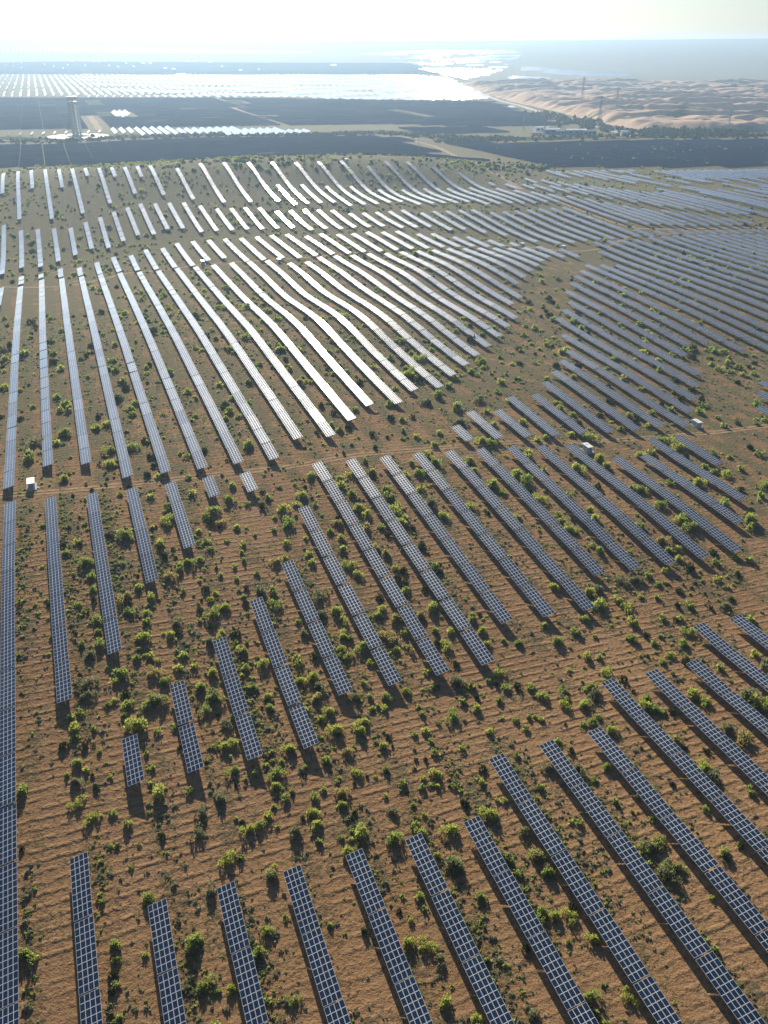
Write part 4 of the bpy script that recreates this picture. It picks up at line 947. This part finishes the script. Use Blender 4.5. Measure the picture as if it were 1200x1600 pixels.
tz = height(np.array([t[0] for t in tufts]), np.array([t[1] for t in tufts]))
scatter('sage_tufts', [(t[0], t[1], z - .03, t[2], g.uniform(.7, 1.1)) for t, z in zip(tufts, tz)], TUFT, [M_SAGE, M_SAGE, M_LEAF[1]], 'low grey-green sage tufts growing in bands beside the panel rows', 'sage tufts')
# ------------------------------------------------------------------ far solar fields (background masses)
def inside(poly, x, y):
    poly = np.asarray(poly, float); x = np.asarray(x); y = np.asarray(y); r = np.zeros(x.shape, bool); j = len(poly) - 1
    for i in range(len(poly)):
        xi, yi = poly[i]; xj, yj = poly[j]
        r ^= ((yi > y) != (yj > y)) & (x < (xj - xi) * (y - yi) / (yj - yi + 1e-12) + xi); j = i
    return r
def strips(name, polys, holes, along, pitch, seg, gap, chord, tilt, h0, mats, label, wave=0.0, lanes=None, drop=0.0, jit=0.0):
    """rows of tilted panel strips filling polygons: along = row azimuth; tilt lifts the edge on the left of the row direction"""
    lx, ly = math.sin(along), math.cos(along); px, py = math.cos(along), -math.sin(along)
    V = []; 
    for poly in polys:
        q = np.asarray(poly); cc = q @ (px, py); ss = q @ (lx, ly)
        C, S = np.meshgrid(np.arange(cc.min(), cc.max(), pitch), np.arange(ss.min(), ss.max(), seg + gap), indexing='ij')
        C = C.ravel(); S = S.ravel(); x = C * px + S * lx; y = C * py + S * ly
        ok = inside(poly, x, y)
        for h in holes: ok &= ~inside(h, x, y)
        if lanes is not None: ok &= lanes(x, y)
        ok &= RNG.random(len(ok)) > drop
        C, S, x, y = C[ok], S[ok], x[ok], y[ok]
        a = np.stack([x - lx * seg / 2, y - ly * seg / 2], 1); b = np.stack([x + lx * seg / 2, y + ly * seg / 2], 1)
        def zz(p): 
            w = wave * (np.sin(p[:, 0] * .011 + p[:, 1] * .017) + .7 * np.sin(p[:, 1] * .031 - p[:, 0] * .013 + 1))
            return height(p[:, 0], p[:, 1]) + h0 + w
        za, zb = zz(a), zz(b); tl = tilt + jit * RNG.normal(size=len(x)); dx, dz = chord / 2 * np.cos(tl), chord / 2 * np.sin(tl)
        for t in (0, .12):                     # top skin and a bottom skin just below it
            q4 = []
            for p, z, s in ((a, za, -1), (b, zb, -1), (b, zb, 1), (a, za, 1)):
                q4.append(np.column_stack([p[:, 0] + px * dx * s, p[:, 1] + py * dx * s, z + dz * s - t]))
            if t: q4 = q4[::-1]
            V.append((np.stack(q4, 1), 1 if t else 0))
    W = np.concatenate([v.reshape(-1, 3) for v, _ in V]); m = np.concatenate([np.full(len(v), k) for v, k in V])
    # faces wound so that the glass looks up
    F = np.arange(len(W)).reshape(-1, 4)[:, ::-1]
    o = link(name, np_mesh(name, W, F, mats, m)); return tag(o, label, 'solar field', kind='stuff')
def lanes_every(d, w, az=AZ, off=0.0):
    def f(x, y): 
        c = x * math.cos(az) - y * math.sin(az); return ((c - off) % d) > w
    return f
EW = AZ; NS = AZ + math.pi / 2
S1 = [(-700, 1370), (-762.0, 1720.1), (-608.8, 1732.0), (-505.8, 1802.6), (-352.7, 1865.4), (-158.9, 1891.7), (0.0, 1905.1), (40.7, 1812.6), (91.3, 1538.2), (150, 1400), (-100, 1385)]
strips('tracker_field', [S1], [], NS, 7.5, 37, 1.4, 4.6, -.55, 2.4, [M_TRACKER, M_TRACKER], drop=.004, jit=.05, label='dark grey-blue tracker field behind the hill crest')
S2 = [(66.1, 1812.6), (149.5, 1774.7), (246.1, 1751.6), (509.0, 1814.5), (787.6, 1826.9), (622.1, 1422.7), (400.9, 1408.4), (277.9, 1395.4), (207.7, 1378.1), (155.7, 1575.5)]
strips('tracker_field', [S2], [], NS, 7.0, 90, .6, 4.9, -.5, 2.4, [M_TRACKER, M_TRACKER], drop=.004, jit=.05, label='dark blue panel field along the foot of the dunes')
S3 = [(-1396.4, 3285.3), (-590.1, 3285.3), (-262.3, 2167.0), (-638.6, 2083.2), (-886.8, 2051.4)]; S4 = [(-565.3, 3285.3), (-87.1, 3172.6), (43.1, 3136.7), (347.7, 3067.2), (379.0, 2679.3), (408.2, 2355.5), (422.0, 2167.0), (200.4, 2132.7), (30.6, 2202.3), (-247.2, 2167.0)]
S4B = [(7.3, 2099.4), (235.7, 2115.9), (277.9, 1990.4), (136.1, 1947.0), (54.8, 1961.2)]
GREEN = [[(-1003.4, 3136.7), (-951.8, 3136.7), (-863.0, 2875.5), (-910.5, 2875.5)], [(-809.0, 2602.9), (-765.8, 2602.9), (-703.4, 2418.4), (-745.3, 2418.4)], [(-539.9, 3172.6), (-487.7, 3172.6), (-388.1, 2760.1), (-433.8, 2760.1)], [(-347.2, 2484.5), (-302.5, 2484.5), (-274.3, 2355.5), (-310.3, 2355.5)], [(-3.7, 2705.7), (46.2, 2679.3), (125.6, 2418.4), (89.8, 2355.5)], [(-1069.8, 3285.3), (-1056.3, 3285.3), (-634.0, 2067.1), (-648.4, 2067.1)]]
WHITE = [(-769.4, 2602.9), (-726.3, 2602.9), (-657.6, 2397.1), (-700.8, 2397.1)]
strips('tracker_field', [S3, S4, S4B], GREEN + [WHITE], NS, 8.0, 47, 1.0, 5.2, -.5, 2.6, [M_TRACKER, M_TRACKER], drop=.004, jit=.05, label='wide dark blue panel fields on the far plain beyond the tower')
S5 = [(-2864.2, 6862.6), (-2396.3, 7124.0), (-1459.5, 7229.4), (195.4, 7255.3), (351.0, 5759.5), (-396.3, 5854.8), (-2399.7, 5717.4)]
strips('tracker_field', [S5], [], NS, 16.0, 60, 0.6, 9.5, -.5, 3.0, [M_TRACKER, M_TRACKER], drop=.004, jit=.05, label='hazy blue panel field beyond the white rows')
W1 = [(-2368.8, 5642.0), (153.4, 5661.9), (349.9, 5156.9), (370.1, 3172.6), (-88.1, 3209.3), (-273.4, 3324.6), (-1429.3, 3364.8)]
T37 = math.radians(33)
def bands(x, y):
    r = np.hypot(x, y); return (np.abs(r - 3720 - .12 * x) > 22) & (np.abs(r - 4250) > 30)
strips('white_panel_rows', [W1], [], EW, 29.0, 60, .8, 11.0, T37, 3.5, [M_GLASS, M_BACK], 'broad white-glaring panel rows across the far plain', wave=2.2, lanes=bands, jit=.02)
W0 = [(-581.1, 1932.9), (-610.9, 2067.1), (-435.4, 2083.2), (-273.8, 2067.1), (-172.0, 2020.5), (-144.2, 1947.0)]
strips('white_panel_rows', [W0], [], EW, 17.0, 60, .5, 8.5, T37, 4.0, [M_GLASS, M_BACK], 'single bright white panel strip just behind the tower belt')
W0B = [(-826.5, 1905.3), (-867.8, 2005.4), (-733.0, 2020.5), (-626.7, 2067.1), (-596.1, 1961.3), (-684.5, 1919.0)]
strips('white_panel_rows', [W0B], [], EW, 23.0, 34, 12.0, 7.0, T37, 4.0, [M_GLASS, M_BACK], 'short pale panel rows left of the tower plaza', lanes=lambda x, y: (np.hypot(x, y) % 170) < 60)
W2 = [(-3912.9, 9452.3), (-3110.9, 9706.8), (-1682.4, 9320.3), (-649.6, 8822.2), (-687.0, 8546.3), (-2270.8, 8477.4), (-3503.4, 8443.6)]
strips('white_panel_rows', [W2], [], EW, 40.0, 80, 4.0, 18.0, T37, 4.0, [M_GLASS, M_BACK], 'faint white panel rows on the horizon slope', wave=1.5)
def vnoise(x, y, seed):
    g2 = np.random.default_rng(seed); G = g2.random((64, 64)); i = np.floor(x).astype(int); j = np.floor(y).astype(int); u = x - i; v = y - j
    u = u * u * (3 - 2 * u); v = v * v * (3 - 2 * v); a = lambda p, q: G[p % 64, q % 64]
    return a(i, j) * (1 - u) * (1 - v) + a(i + 1, j) * u * (1 - v) + a(i, j + 1) * (1 - u) * v + a(i + 1, j + 1) * u * v
def streaks(x, y): return vnoise(x / 330 + 9, y / 120 + 3, 21) + .5 * vnoise(x / 90, y / 60, 22) > .70
W3 = [[(-315.5, 8562.4), (60.1, 8983.7), (619.8, 9268.2), (1213.3, 9068.3), (1207.6, 8503.7), (564.4, 8422.2), (0.0, 8185.8)], [(-42.4, 7900.8), (324.4, 8061.5), (1155.4, 8128.1), (1047.5, 7565.8), (601.9, 7459.0), (0.0, 7761.4)], [(39.5, 7330.7), (293.0, 7253.0), (891.9, 7365.8), (942.3, 6992.1), (458.0, 6790.7), (356.0, 6949.6)], [(179.2, 6638.8), (294.6, 6716.7), (393.3, 6470.8), (447.6, 6632.2), (876.4, 6767.4), (683.5, 5941.2), (440.0, 5064.8), (351.0, 5759.5)]]
strips('white_panel_rows', W3, [], EW, 34.0, 80, 2.0, 15.0, math.radians(36), 4.0, [M_GLASS, M_BACK], 'blinding panel field glaring under the sun', wave=1.0, lanes=streaks, jit=.03)
W4 = [(753.1, 5556.7), (929.9, 4889.8), (1137.8, 4648.6), (1070.2, 4429.6), (808.7, 4573.3), (664.2, 4889.8)]; W5 = [(1002.7, 6757.4), (1251.8, 6172.3), (1525.7, 5630.5), (1415.1, 5351.0), (1088.8, 5742.2), (924.3, 6363.0)]
strips('white_panel_rows', [W4, W5], [], EW, 34.0, 90, 2.0, 16.0, math.radians(36), 4.0, [M_GLASS, M_BACK], 'pale bright panel strips above the dunes', wave=1.0, lanes=streaks, jit=.03)
patch = []
for a, b_, c_, d_ in PATCHES: patch.append([a, b_, c_, d_])
strips('white_panel_rows', patch + [WHITE], [], EW, 14.0, 40, .5, 12.0, T37, 5.0, [M_GLASS, M_BACK], 'scattered small white panel blocks on the far plain')

M_GRASS = plain('grass_plot_green', (.085, .105, .048), 1.0, var=.3, spec=0.0, scale=.02)
for pl in GREEN[:5]:
    me = np_mesh('grass_plot', [(p[0], p[1], hz(*p) + .25) for p in pl], [[3, 2, 1, 0]], [M_GRASS]); tag(link('grass_plot', me), kind='structure')
ribbon('grass_verge', [(-809.9, 1865.3), (-670.4, 1839.5), (-533.2, 1905.3), (-367.4, 1947.0), (-164.4, 1961.3), (0.0, 2005.3), (158.9, 1891.6), (326.6, 1865.2), (536.8, 1919.0), (831.1, 1932.9)], 90, M_GRASS, .15, 40)
# ------------------------------------------------------------------ far tracks
ribbon('far_road', [(367.1, 4047.2), (379.7, 3581.1), (391.9, 3172.6), (423.9, 2905.8), (445.3, 2578.4), (481.7, 2355.5), (489.9, 2202.3), (508.0, 2083.2), (516.7, 1919.0)], 17, M_CONC, .3, 40)
ribbon('far_road', [(-1053.2, 3246.9), (-906.0, 2816.6), (-797.7, 2507.4), (-688.9, 2202.3), (-641.2, 2067.1)], 16, M_TRACK, .3, 40)
ribbon('far_road', [(-592.4, 3324.6), (-455.9, 2816.6), (-343.3, 2418.4), (-260.3, 2149.7)], 14, M_TRACK, .3, 40)
ribbon('far_road', [(-804.6, 1852.3), (-687.1, 1814.4), (-522.6, 1865.4), (-359.9, 1905.3), (-161.0, 1919.0), (0.0, 1946.9), (52.6, 1878.1), (202.1, 1800.6), (386.7, 1839.5), (513.2, 1905.3), (814.2, 1891.8)], 9, M_TRACK, .3, 40)

# ------------------------------------------------------------------ dunes beyond the fields
def dunes():
    n, k = 620, 420
    R_, A_ = np.meshgrid(np.linspace(2050, 4750, n), np.radians(np.linspace(2.5, 27, k)), indexing='ij')
    X, Y = R_ * np.sin(A_), R_ * np.cos(A_)
    wx = X + 120 * (vnoise(X / 300, Y / 300, 1) - .5); wy = Y + 190 * (vnoise(X / 330, Y / 200, 2) - .5) + 70 * (vnoise(X / 130, Y / 90, 3) - .5)
    t = (wy / 105.0) % 1.0; saw = np.where(t < .34, t / .34, (1 - t) / .66); saw = saw * saw * (3 - 2 * saw) * .6 + saw * .4
    row = np.floor(wy / 105.0)
    amp = 2 + 26 * np.clip(vnoise(wx / 190 + row * 7.3, row * 3.7, 4) - .25, 0, 1) ** 1.1
    z = saw * amp + 9 * np.abs(2 * vnoise(X / 62, Y / 44, 8) - 1) + 4 * np.abs(2 * vnoise(X / 27, Y / 22, 9) - 1) + 8 * vnoise(X / 500, Y / 500, 6) + 2.2 * vnoise(X / 40, Y / 40, 7)
    poly = np.array([(382.7, 4500.3), (918.5, 4500.3), (1899.2, 4429.6), (930.4, 2020.5), (747.1, 2020.5), (589.3, 2115.9), (548.7, 2257.5), (512.8, 2653.3), (469.5, 2968.3), (418.2, 3491.4)])
    ok = inside(poly, X, Y).astype(float)
    for _ in range(60):
        p = np.pad(ok, 1, mode='edge'); ok = (p[:-2, 1:-1] + p[2:, 1:-1] + p[1:-1, :-2] + p[1:-1, 2:] + p[1:-1, 1:-1]) / 5
    Z = (z + 1) * ok - 1.0
    idx = np.arange(n * k).reshape(n, k)
    F = np.stack([idx[:-1, :-1], idx[:-1, 1:], idx[1:, 1:], idx[1:, :-1]], -1).reshape(-1, 4)
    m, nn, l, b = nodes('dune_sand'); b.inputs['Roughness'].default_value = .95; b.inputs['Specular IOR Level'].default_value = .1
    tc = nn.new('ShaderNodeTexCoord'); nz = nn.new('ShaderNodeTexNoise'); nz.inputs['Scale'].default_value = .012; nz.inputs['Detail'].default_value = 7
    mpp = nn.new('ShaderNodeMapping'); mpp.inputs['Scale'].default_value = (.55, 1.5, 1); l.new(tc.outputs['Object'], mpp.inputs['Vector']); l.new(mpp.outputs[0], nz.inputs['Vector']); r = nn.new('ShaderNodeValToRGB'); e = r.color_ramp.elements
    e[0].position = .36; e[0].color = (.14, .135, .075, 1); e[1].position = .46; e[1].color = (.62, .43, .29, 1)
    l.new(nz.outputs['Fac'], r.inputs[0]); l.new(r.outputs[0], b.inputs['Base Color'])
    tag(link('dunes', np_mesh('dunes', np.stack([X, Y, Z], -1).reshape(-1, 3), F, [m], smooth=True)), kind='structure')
dunes()

# ------------------------------------------------------------------ green belts
TREE = [shrub_arrays(60, 200 + s, (.7, .34)) for s in range(5)]
def belt(name, lines, n, spread, rr, label, mats):
    it = []
    for k in range(n):
        ln = lines[int(g.integers(len(lines)))]; i = int(g.integers(len(ln) - 1)); t = g.random()
        x = ln[i][0] * (1 - t) + ln[i + 1][0] * t + g.normal(0, spread); y = ln[i][1] * (1 - t) + ln[i + 1][1] * t + g.normal(0, spread * 1.3)
        it.append((x, y, hz(x, y) - .2, g.uniform(*rr), g.uniform(.9, 1.5)))
    scatter(name, it, TREE, mats, label, 'trees')
belt('shelterbelt_woods', [[(-783.8, 1802.0), (-657.4, 1802.1), (-526.1, 1878.5), (-362.4, 1919.0)], [(-364.9, 1932.9), (-162.2, 1932.9), (0.0, 1990.4)], [(0.0, 1961.2), (157.8, 1878.2), (326.6, 1865.2), (540.6, 1932.9)], [(533.2, 1905.3), (825.4, 1919.0)], [(114.4, 1812.7), (259.5, 1852.0)]], 900, 16, (2.0, 4.2), 'thin belt of green trees and scrub behind the panel fields', [M_FAR_TREE])
belt('shelterbelt_woods', [[(624.8, 2035.8), (706.0, 2067.1), (750.4, 1990.5)], [(552.0, 1975.8), (726.2, 1961.3)], [(423.7, 2554.3), (470.3, 2257.5), (511.2, 2035.8)]], 420, 30, (3.5, 6.5), 'dark green thickets at the foot of the dunes', [M_FAR_TREE])
belt('shelterbelt_woods', [[(205.3, 1361.6), (245.9, 1383.1)], [(92.9, 1309.3), (150.4, 1321.9), (187.0, 1311.4)], [(-249.7, 1172.5), (-154.1, 1207.4), (-53.5, 1258.5)], [(453.6, 1606.4), (705.1, 1625.3)], [(282.4, 1535.3), (748.6, 1731.5)], [(183.3, 1625.4), (475.3, 1688.1), (739.4, 1709.2)], [(253.3, 1490.0), (652.3, 1496.3)]], 620, 20, (1.6, 3.0), 'loose scrub along the edge of the dark panel field', [M_FAR_TREE, M_LEAF[1]])

# ------------------------------------------------------------------ observation tower on its plaza
def disc(name, c, r0, r1, z0, z1, mat, parent=None, n=56):
    b = MB()
    for i in range(n):
        a0, a1 = 2 * math.pi * i / n, 2 * math.pi * (i + 1) / n
        p = lambda r, a, z: (c[0] + r * math.cos(a), c[1] + r * math.sin(a), z)
        b.quad([p(r0, a0, z1), p(r1, a0, z1), p(r1, a1, z1), p(r0, a1, z1)]); b.quad([p(r1, a0, z0), p(r1, a1, z0), p(r1, a1, z1), p(r1, a0, z1)])
        b.quad([p(r0, a0, z0), p(r0, a1, z0), p(r1, a1, z0), p(r1, a0, z0)])
        if r0 > 0: b.quad([p(r0, a1, z0), p(r0, a0, z0), p(r0, a0, z1), p(r0, a1, z1)])
    return b.build(name, mat, parent)
tx, ty = (-641.5, 1919.0); tz0 = hz(tx, ty)
tag(disc('plaza', (tx, ty), 24, 62, tz0 - .5, tz0 + .5, M_PALE), kind='structure')
tag(disc('plaza', (tx, ty), 0, 13, tz0 - .5, tz0 + .8, M_PALE), kind='structure')
tw = empty('observation_tower', (tx, ty, tz0)); tag(tw, 'tall white observation tower with spiral ramp on round pale plaza', 'tower')
HT = 74.0
disc('plinth', (0, 0), 0, 12, .4, 2.6, M_CONC, tw)
b = MB(); w_ = 4.2; lv = np.linspace(0, HT - 8, 13)
for sx, sy in ((-1, -1), (1, -1), (1, 1), (-1, 1)): b.beam((sx * w_ - 4.5, sy * w_, 0), (sx * w_ - 4.5, sy * w_, HT), 1.5)
for z0, z1 in zip(lv[:-1], lv[1:]):
    for (ax, ay), (bx, by) in (((-1, -1), (1, -1)), ((1, -1), (1, 1)), ((1, 1), (-1, 1)), ((-1, 1), (-1, -1))):
        b.beam((ax * w_ - 4.5, ay * w_, z0), (bx * w_ - 4.5, by * w_, z1), .8); b.beam((bx * w_ - 4.5, by * w_, z0), (ax * w_ - 4.5, ay * w_, z1), .8); b.beam((ax * w_ - 4.5, ay * w_, z1), (bx * w_ - 4.5, by * w_, z1), 1.2)
b.build('lattice_shaft', M_LATTICE, tw)
b = MB(); b.tube((5.5, 0, 0), (5.5, 0, HT - 9), .8, .8, 10); b.build('stair_mast', M_STEEL, tw)
b = MB(); n = 15 * 24
for i in range(n):
    a0, a1 = 2 * math.pi * i / 24, 2 * math.pi * (i + 1) / 24; z0 = 2.6 + (HT - 12) * i / n; c = lambda r, a, z: (5.5 + r * math.cos(a), r * math.sin(a), z)
    b.quad([c(1.0, a0, z0), c(4.6, a0, z0), c(4.6, a1, z0), c(1.0, a1, z0)]); b.quad([c(1.0, a1, z0 - .25), c(4.6, a1, z0 - .25), c(4.6, a0, z0 - .25), c(1.0, a0, z0 - .25)])
    b.quad([c(4.6, a0, z0 - .25), c(4.6, a1, z0 - .25), c(4.6, a1, z0 + 1.6), c(4.6, a0, z0 + 1.6)])
b.build('spiral_stair', M_WHITE, tw)
disc('viewing_deck', (0, 0), 0, 10.5, HT - 9, HT - 8, M_WHITE, tw)
b = MB()
for k in range(16):
    a = 2 * math.pi * k / 16; b.beam((9.6 * math.cos(a), 9.6 * math.sin(a), HT - 8), (8.2 * math.cos(a), 8.2 * math.sin(a), HT - .5), .45)
b.build('deck_columns', M_LATTICE, tw)
disc('roof', (0, 0), 0, 10.0, HT - .5, HT + 1.2, M_WHITE, tw)

# ------------------------------------------------------------------ pylons and poles
def pylon(x, y, h, label):
    z = hz(x, y); t = empty('power_pylon', (x, y, z)); tag(t, label, 'pylon', 'lattice pylons crossing the desert')
    b = MB(); wb, wt = h * .085, h * .016; lv = [0, .16, .30, .42, .53, .63, .72, .80, .88, 1.0]
    W = lambda f: wb + (wt - wb) * min(1, f / .72) if f < .72 else wt
    for i in range(len(lv) - 1):
        f0, f1 = lv[i], lv[i + 1]; w0, w1 = W(f0), W(f1)
        for sx, sy in ((-1, -1), (1, -1), (1, 1), (-1, 1)):
            b.beam((sx * w0, sy * w0, f0 * h - (1 if i == 0 else 0)), (sx * w1, sy * w1, f1 * h), h * .007)
        for (ax, ay), (bx, by) in (((-1, -1), (1, -1)), ((1, -1), (1, 1)), ((1, 1), (-1, 1)), ((-1, 1), (-1, -1))):
            b.beam((ax * w0, ay * w0, f0 * h), (bx * w1, by * w1, f1 * h), h * .004); b.beam((bx * w0, by * w0, f0 * h), (ax * w1, ay * w1, f1 * h), h * .004)
            b.beam((ax * w1, ay * w1, f1 * h), (bx * w1, by * w1, f1 * h), h * .004)
    b.build('lattice_mast', M_LATTICE, t)
    for f, L in ((.74, .17), (.84, .21), (.94, .15)):
        c = MB()
        for s in (-1, 1):
            for yy in (-wt, wt): c.beam((s * wt, yy, f * h), (s * L * h, 0, f * h + .012 * h), h * .006)
            c.beam((s * wt, 0, f * h + .04 * h), (s * L * h, 0, f * h + .012 * h), h * .007); c.beam((s * L * h, 0, f * h + .01 * h), (s * L * h, 0, f * h - .03 * h), h * .004)
        c.build('cross_arm', M_LATTICE, t)
    t.rotation_euler = (0, 0, .5)
pylon(*(585.9, 2760.1), 84, 'tallest lattice pylon among the dunes left of the other tall one')
pylon(*(615.1, 2462.1), 70, 'lattice pylon at the near foot of the dunes, right of the tallest')
pylon(*(493.6, 2115.9), 66, 'lattice pylon standing in green scrub beside the pale far road')
pylon(*(335.5, 1919.0), 34, 'small lattice pylon rising among the substation sheds')
pylon(*(310.4, 2051.4), 28, 'smallest lattice pylon left of the substation sheds')
pylon(*(762.5, 2035.8), 42, 'faint lattice pylon in the dark thicket under the dunes')
def pole(x, y, h, label):
    z = hz(x, y); t = empty('utility_pole', (x, y, z)); tag(t, label, 'pole')
    b = MB(); b.tube((0, 0, -1), (0, 0, h), .35, .22, 8); b.build('shaft', M_CONC, t)
    b = MB(); b.beam((-2.2, 0, h - 1.5), (2.2, 0, h - 1.5), .25); b.build('cross_arm', M_STEEL, t)
pole(*(51.4, 1345.3), 38, 'thin pale utility pole beside the diagonal sand road')
pole(*(459.7, 2115.9), 30, 'thin pale utility pole beside the far road bend')

# ------------------------------------------------------------------ substation sheds and gatehouse
def shed(x, y, w, d, h, wall, roof, label, ang=0.1):
    z = hz(x, y); t = empty('substation_shed', (x, y, z)); tag(t, label, 'building', 'sheds of the far substation'); t.rotation_euler = (0, 0, ang)
    b = MB(); b.box((0, 0, h / 2 - .3), (w, d, h + .6)); b.build('wall', wall, t)
    b = MB(); b.quad([(-w / 2 - .6, -d / 2 - .6, h + .1), (w / 2 + .6, -d / 2 - .6, h + .1), (w / 2 + .6, 0, h + d * .12), (-w / 2 - .6, 0, h + d * .12)]); b.quad([(-w / 2 - .6, 0, h + d * .12), (w / 2 + .6, 0, h + d * .12), (w / 2 + .6, d / 2 + .6, h + .1), (-w / 2 - .6, d / 2 + .6, h + .1)]); b.box((0, 0, h + .06), (w + 1.1, d + 1.1, .1)); b.build('roof', roof, t)
    for k in (-.3, 0.0, .3):
        b = MB(); b.box((k * w, -d / 2 - .02, h * .55), (w * .16, .12, h * .4)); b.build('window', M_DARK, t)
    b = MB(); b.box((w * .15, -d / 2 - .03, 1.5), (2.4, .12, 3.0)); b.build('door', M_WHITE, t)
for (p, w, d, h, wa, ro, lb) in (((349.3, 2035.8), 30, 14, 8, M_WHITE, M_WHITE, 'white substation shed behind the small lattice pylon'), ((360.2, 1975.8), 34, 16, 9, M_BLUE, M_WHITE, 'blue substation shed with white roof, second from its left end'),
        ((379.6, 1961.3), 26, 14, 7, M_BLUE, M_BLUE, 'low blue substation shed with blue roof, in mid group'), ((409.7, 1961.3), 44, 18, 9, M_BLUE, M_WHITE, 'longest blue substation shed with white roof'), ((435.4, 1947.0), 28, 14, 8, M_BLUE, M_BLUE, 'blue substation shed at the right end of the group'), ((323.9, 1947.0), 22, 12, 5, M_CONC, M_CONC, 'small grey substation shed at the left end of the group')):
    shed(*p, w, d, h, wa, ro, lb)
gx, gy = (506.8, 1932.9); gh = empty('gatehouse', (gx, gy, hz(gx, gy))); tag(gh, 'small white gatehouse at the end of the far road', 'building')
b = MB(); b.box((0, 0, 4), (14, 9, 9)); b.build('wall', M_WHITE, gh)
b = MB(); b.box((0, 0, 8.9), (16, 11, .6)); b.build('roof', M_PALE, gh)
b = MB(); b.box((2, -4.55, 1.8), (3, .2, 3.6)); b.build('door', M_DARK, gh)

# ------------------------------------------------------------------ inverter cabins beside the tracks
def cabin(x, y, label, k=1.0, ang=0.0):
    z = hz(x, y); t = empty('inverter_cabin', (x, y, z)); tag(t, label, 'cabin', 'white inverter cabins along the tracks'); t.rotation_euler = (0, 0, math.pi / 2 - AZ + ang); t.scale = (k, k, k)
    b = MB(); b.box((0, 0, .1), (7.0, 4.0, .8)); b.build('plinth', M_CONC, t)
    b = MB(); b.box((0, 0, 1.85), (5.4, 2.6, 2.7)); b.build('wall', M_PALEBLUE, t)
    b = MB(); b.box((0, 0, 3.29), (5.9, 3.1, .18)); b.box((1.2, 0, 3.45), (1.2, 1.2, .14)); b.build('roof', M_WHITE, t)
    for s in (-1, 1):
        for xx in (-1.3, 1.2):
            d = MB(); d.box((xx, s * 1.32, 1.7), (1.1, .06, 2.1)); dd = d.build('door', M_WHITE, t)
            e = MB(); e.box((xx + .4, s * 1.37, 1.7), (.08, .05, .3)); e.build('handle', M_DARK, dd)
    for s in (-1, 1):
        v = MB()
        for q in range(6): v.box((s * 2.73, 0, 1.2 + q * .25), (.06, 1.6, .14))
        v.build('louvre_panel', M_STEEL, t)
    st = MB()
    for q in range(3): st.box((-1.3, -2.25 - .3 * q, .32 - .16 * q), (1.4, .3, .30)); 
    st.build('steps', M_CONC, t)
    tf = MB(); tf.box((4.6, 0, .75), (1.6, 1.9, 1.9)); 
    for q in range(5): tf.box((5.48, -.7 + q * .35, .8), (.16, .06, 1.3))
    tf.build('transformer', M_BLUE, t)
M_PALEBLUE = plain('pale_blue_cabin_paint', (.42, .50, .56), .5, var=.05)
for p, lb, k in zip(CABINS, ('white inverter cabin on the main track at the short left rows', 'white inverter cabin above the middle field, just below the main track', 'white inverter cabin above the main track at a row end, near bare scrub', 'white inverter cabin by the left end of the short strip track', 'white inverter cabin in the strip gap, between two glaring rows', 'white inverter cabin at the tip of the short strip rows', 'white inverter cabin under the sandy band, right of the strip tip', 'tiny white cabin on the hill crest behind the last rows'), (1.0, 1.0, .95, 1.0, 1.0, 1.0, 1.0, 1.2)): cabin(*p, lb, k)

# ------------------------------------------------------------------ haze
def haze():
    b = MB(); b.box((0, 5500, 108.0), (19000, 14600, 254.0)); me = b.mesh('haze', [])
    m = bpy.data.materials.new('haze_air'); m.use_nodes = True; nt = m.node_tree; nt.nodes.clear()
    v = nt.nodes.new('ShaderNodeVolumePrincipled'); o = nt.nodes.new('ShaderNodeOutputMaterial')
    v.inputs['Color'].default_value = (.48, .705, 1.0, 1); v.inputs['Density'].default_value = HAZE; v.inputs['Anisotropy'].default_value = HAZE_G
    nt.links.new(v.outputs[0], o.inputs['Volume']); me.materials.append(m)
    ob = link('haze', me); tag(ob, kind='stuff'); ob['label'] = 'pale haze in the air over the whole desert'
if HAZE > 0: haze()
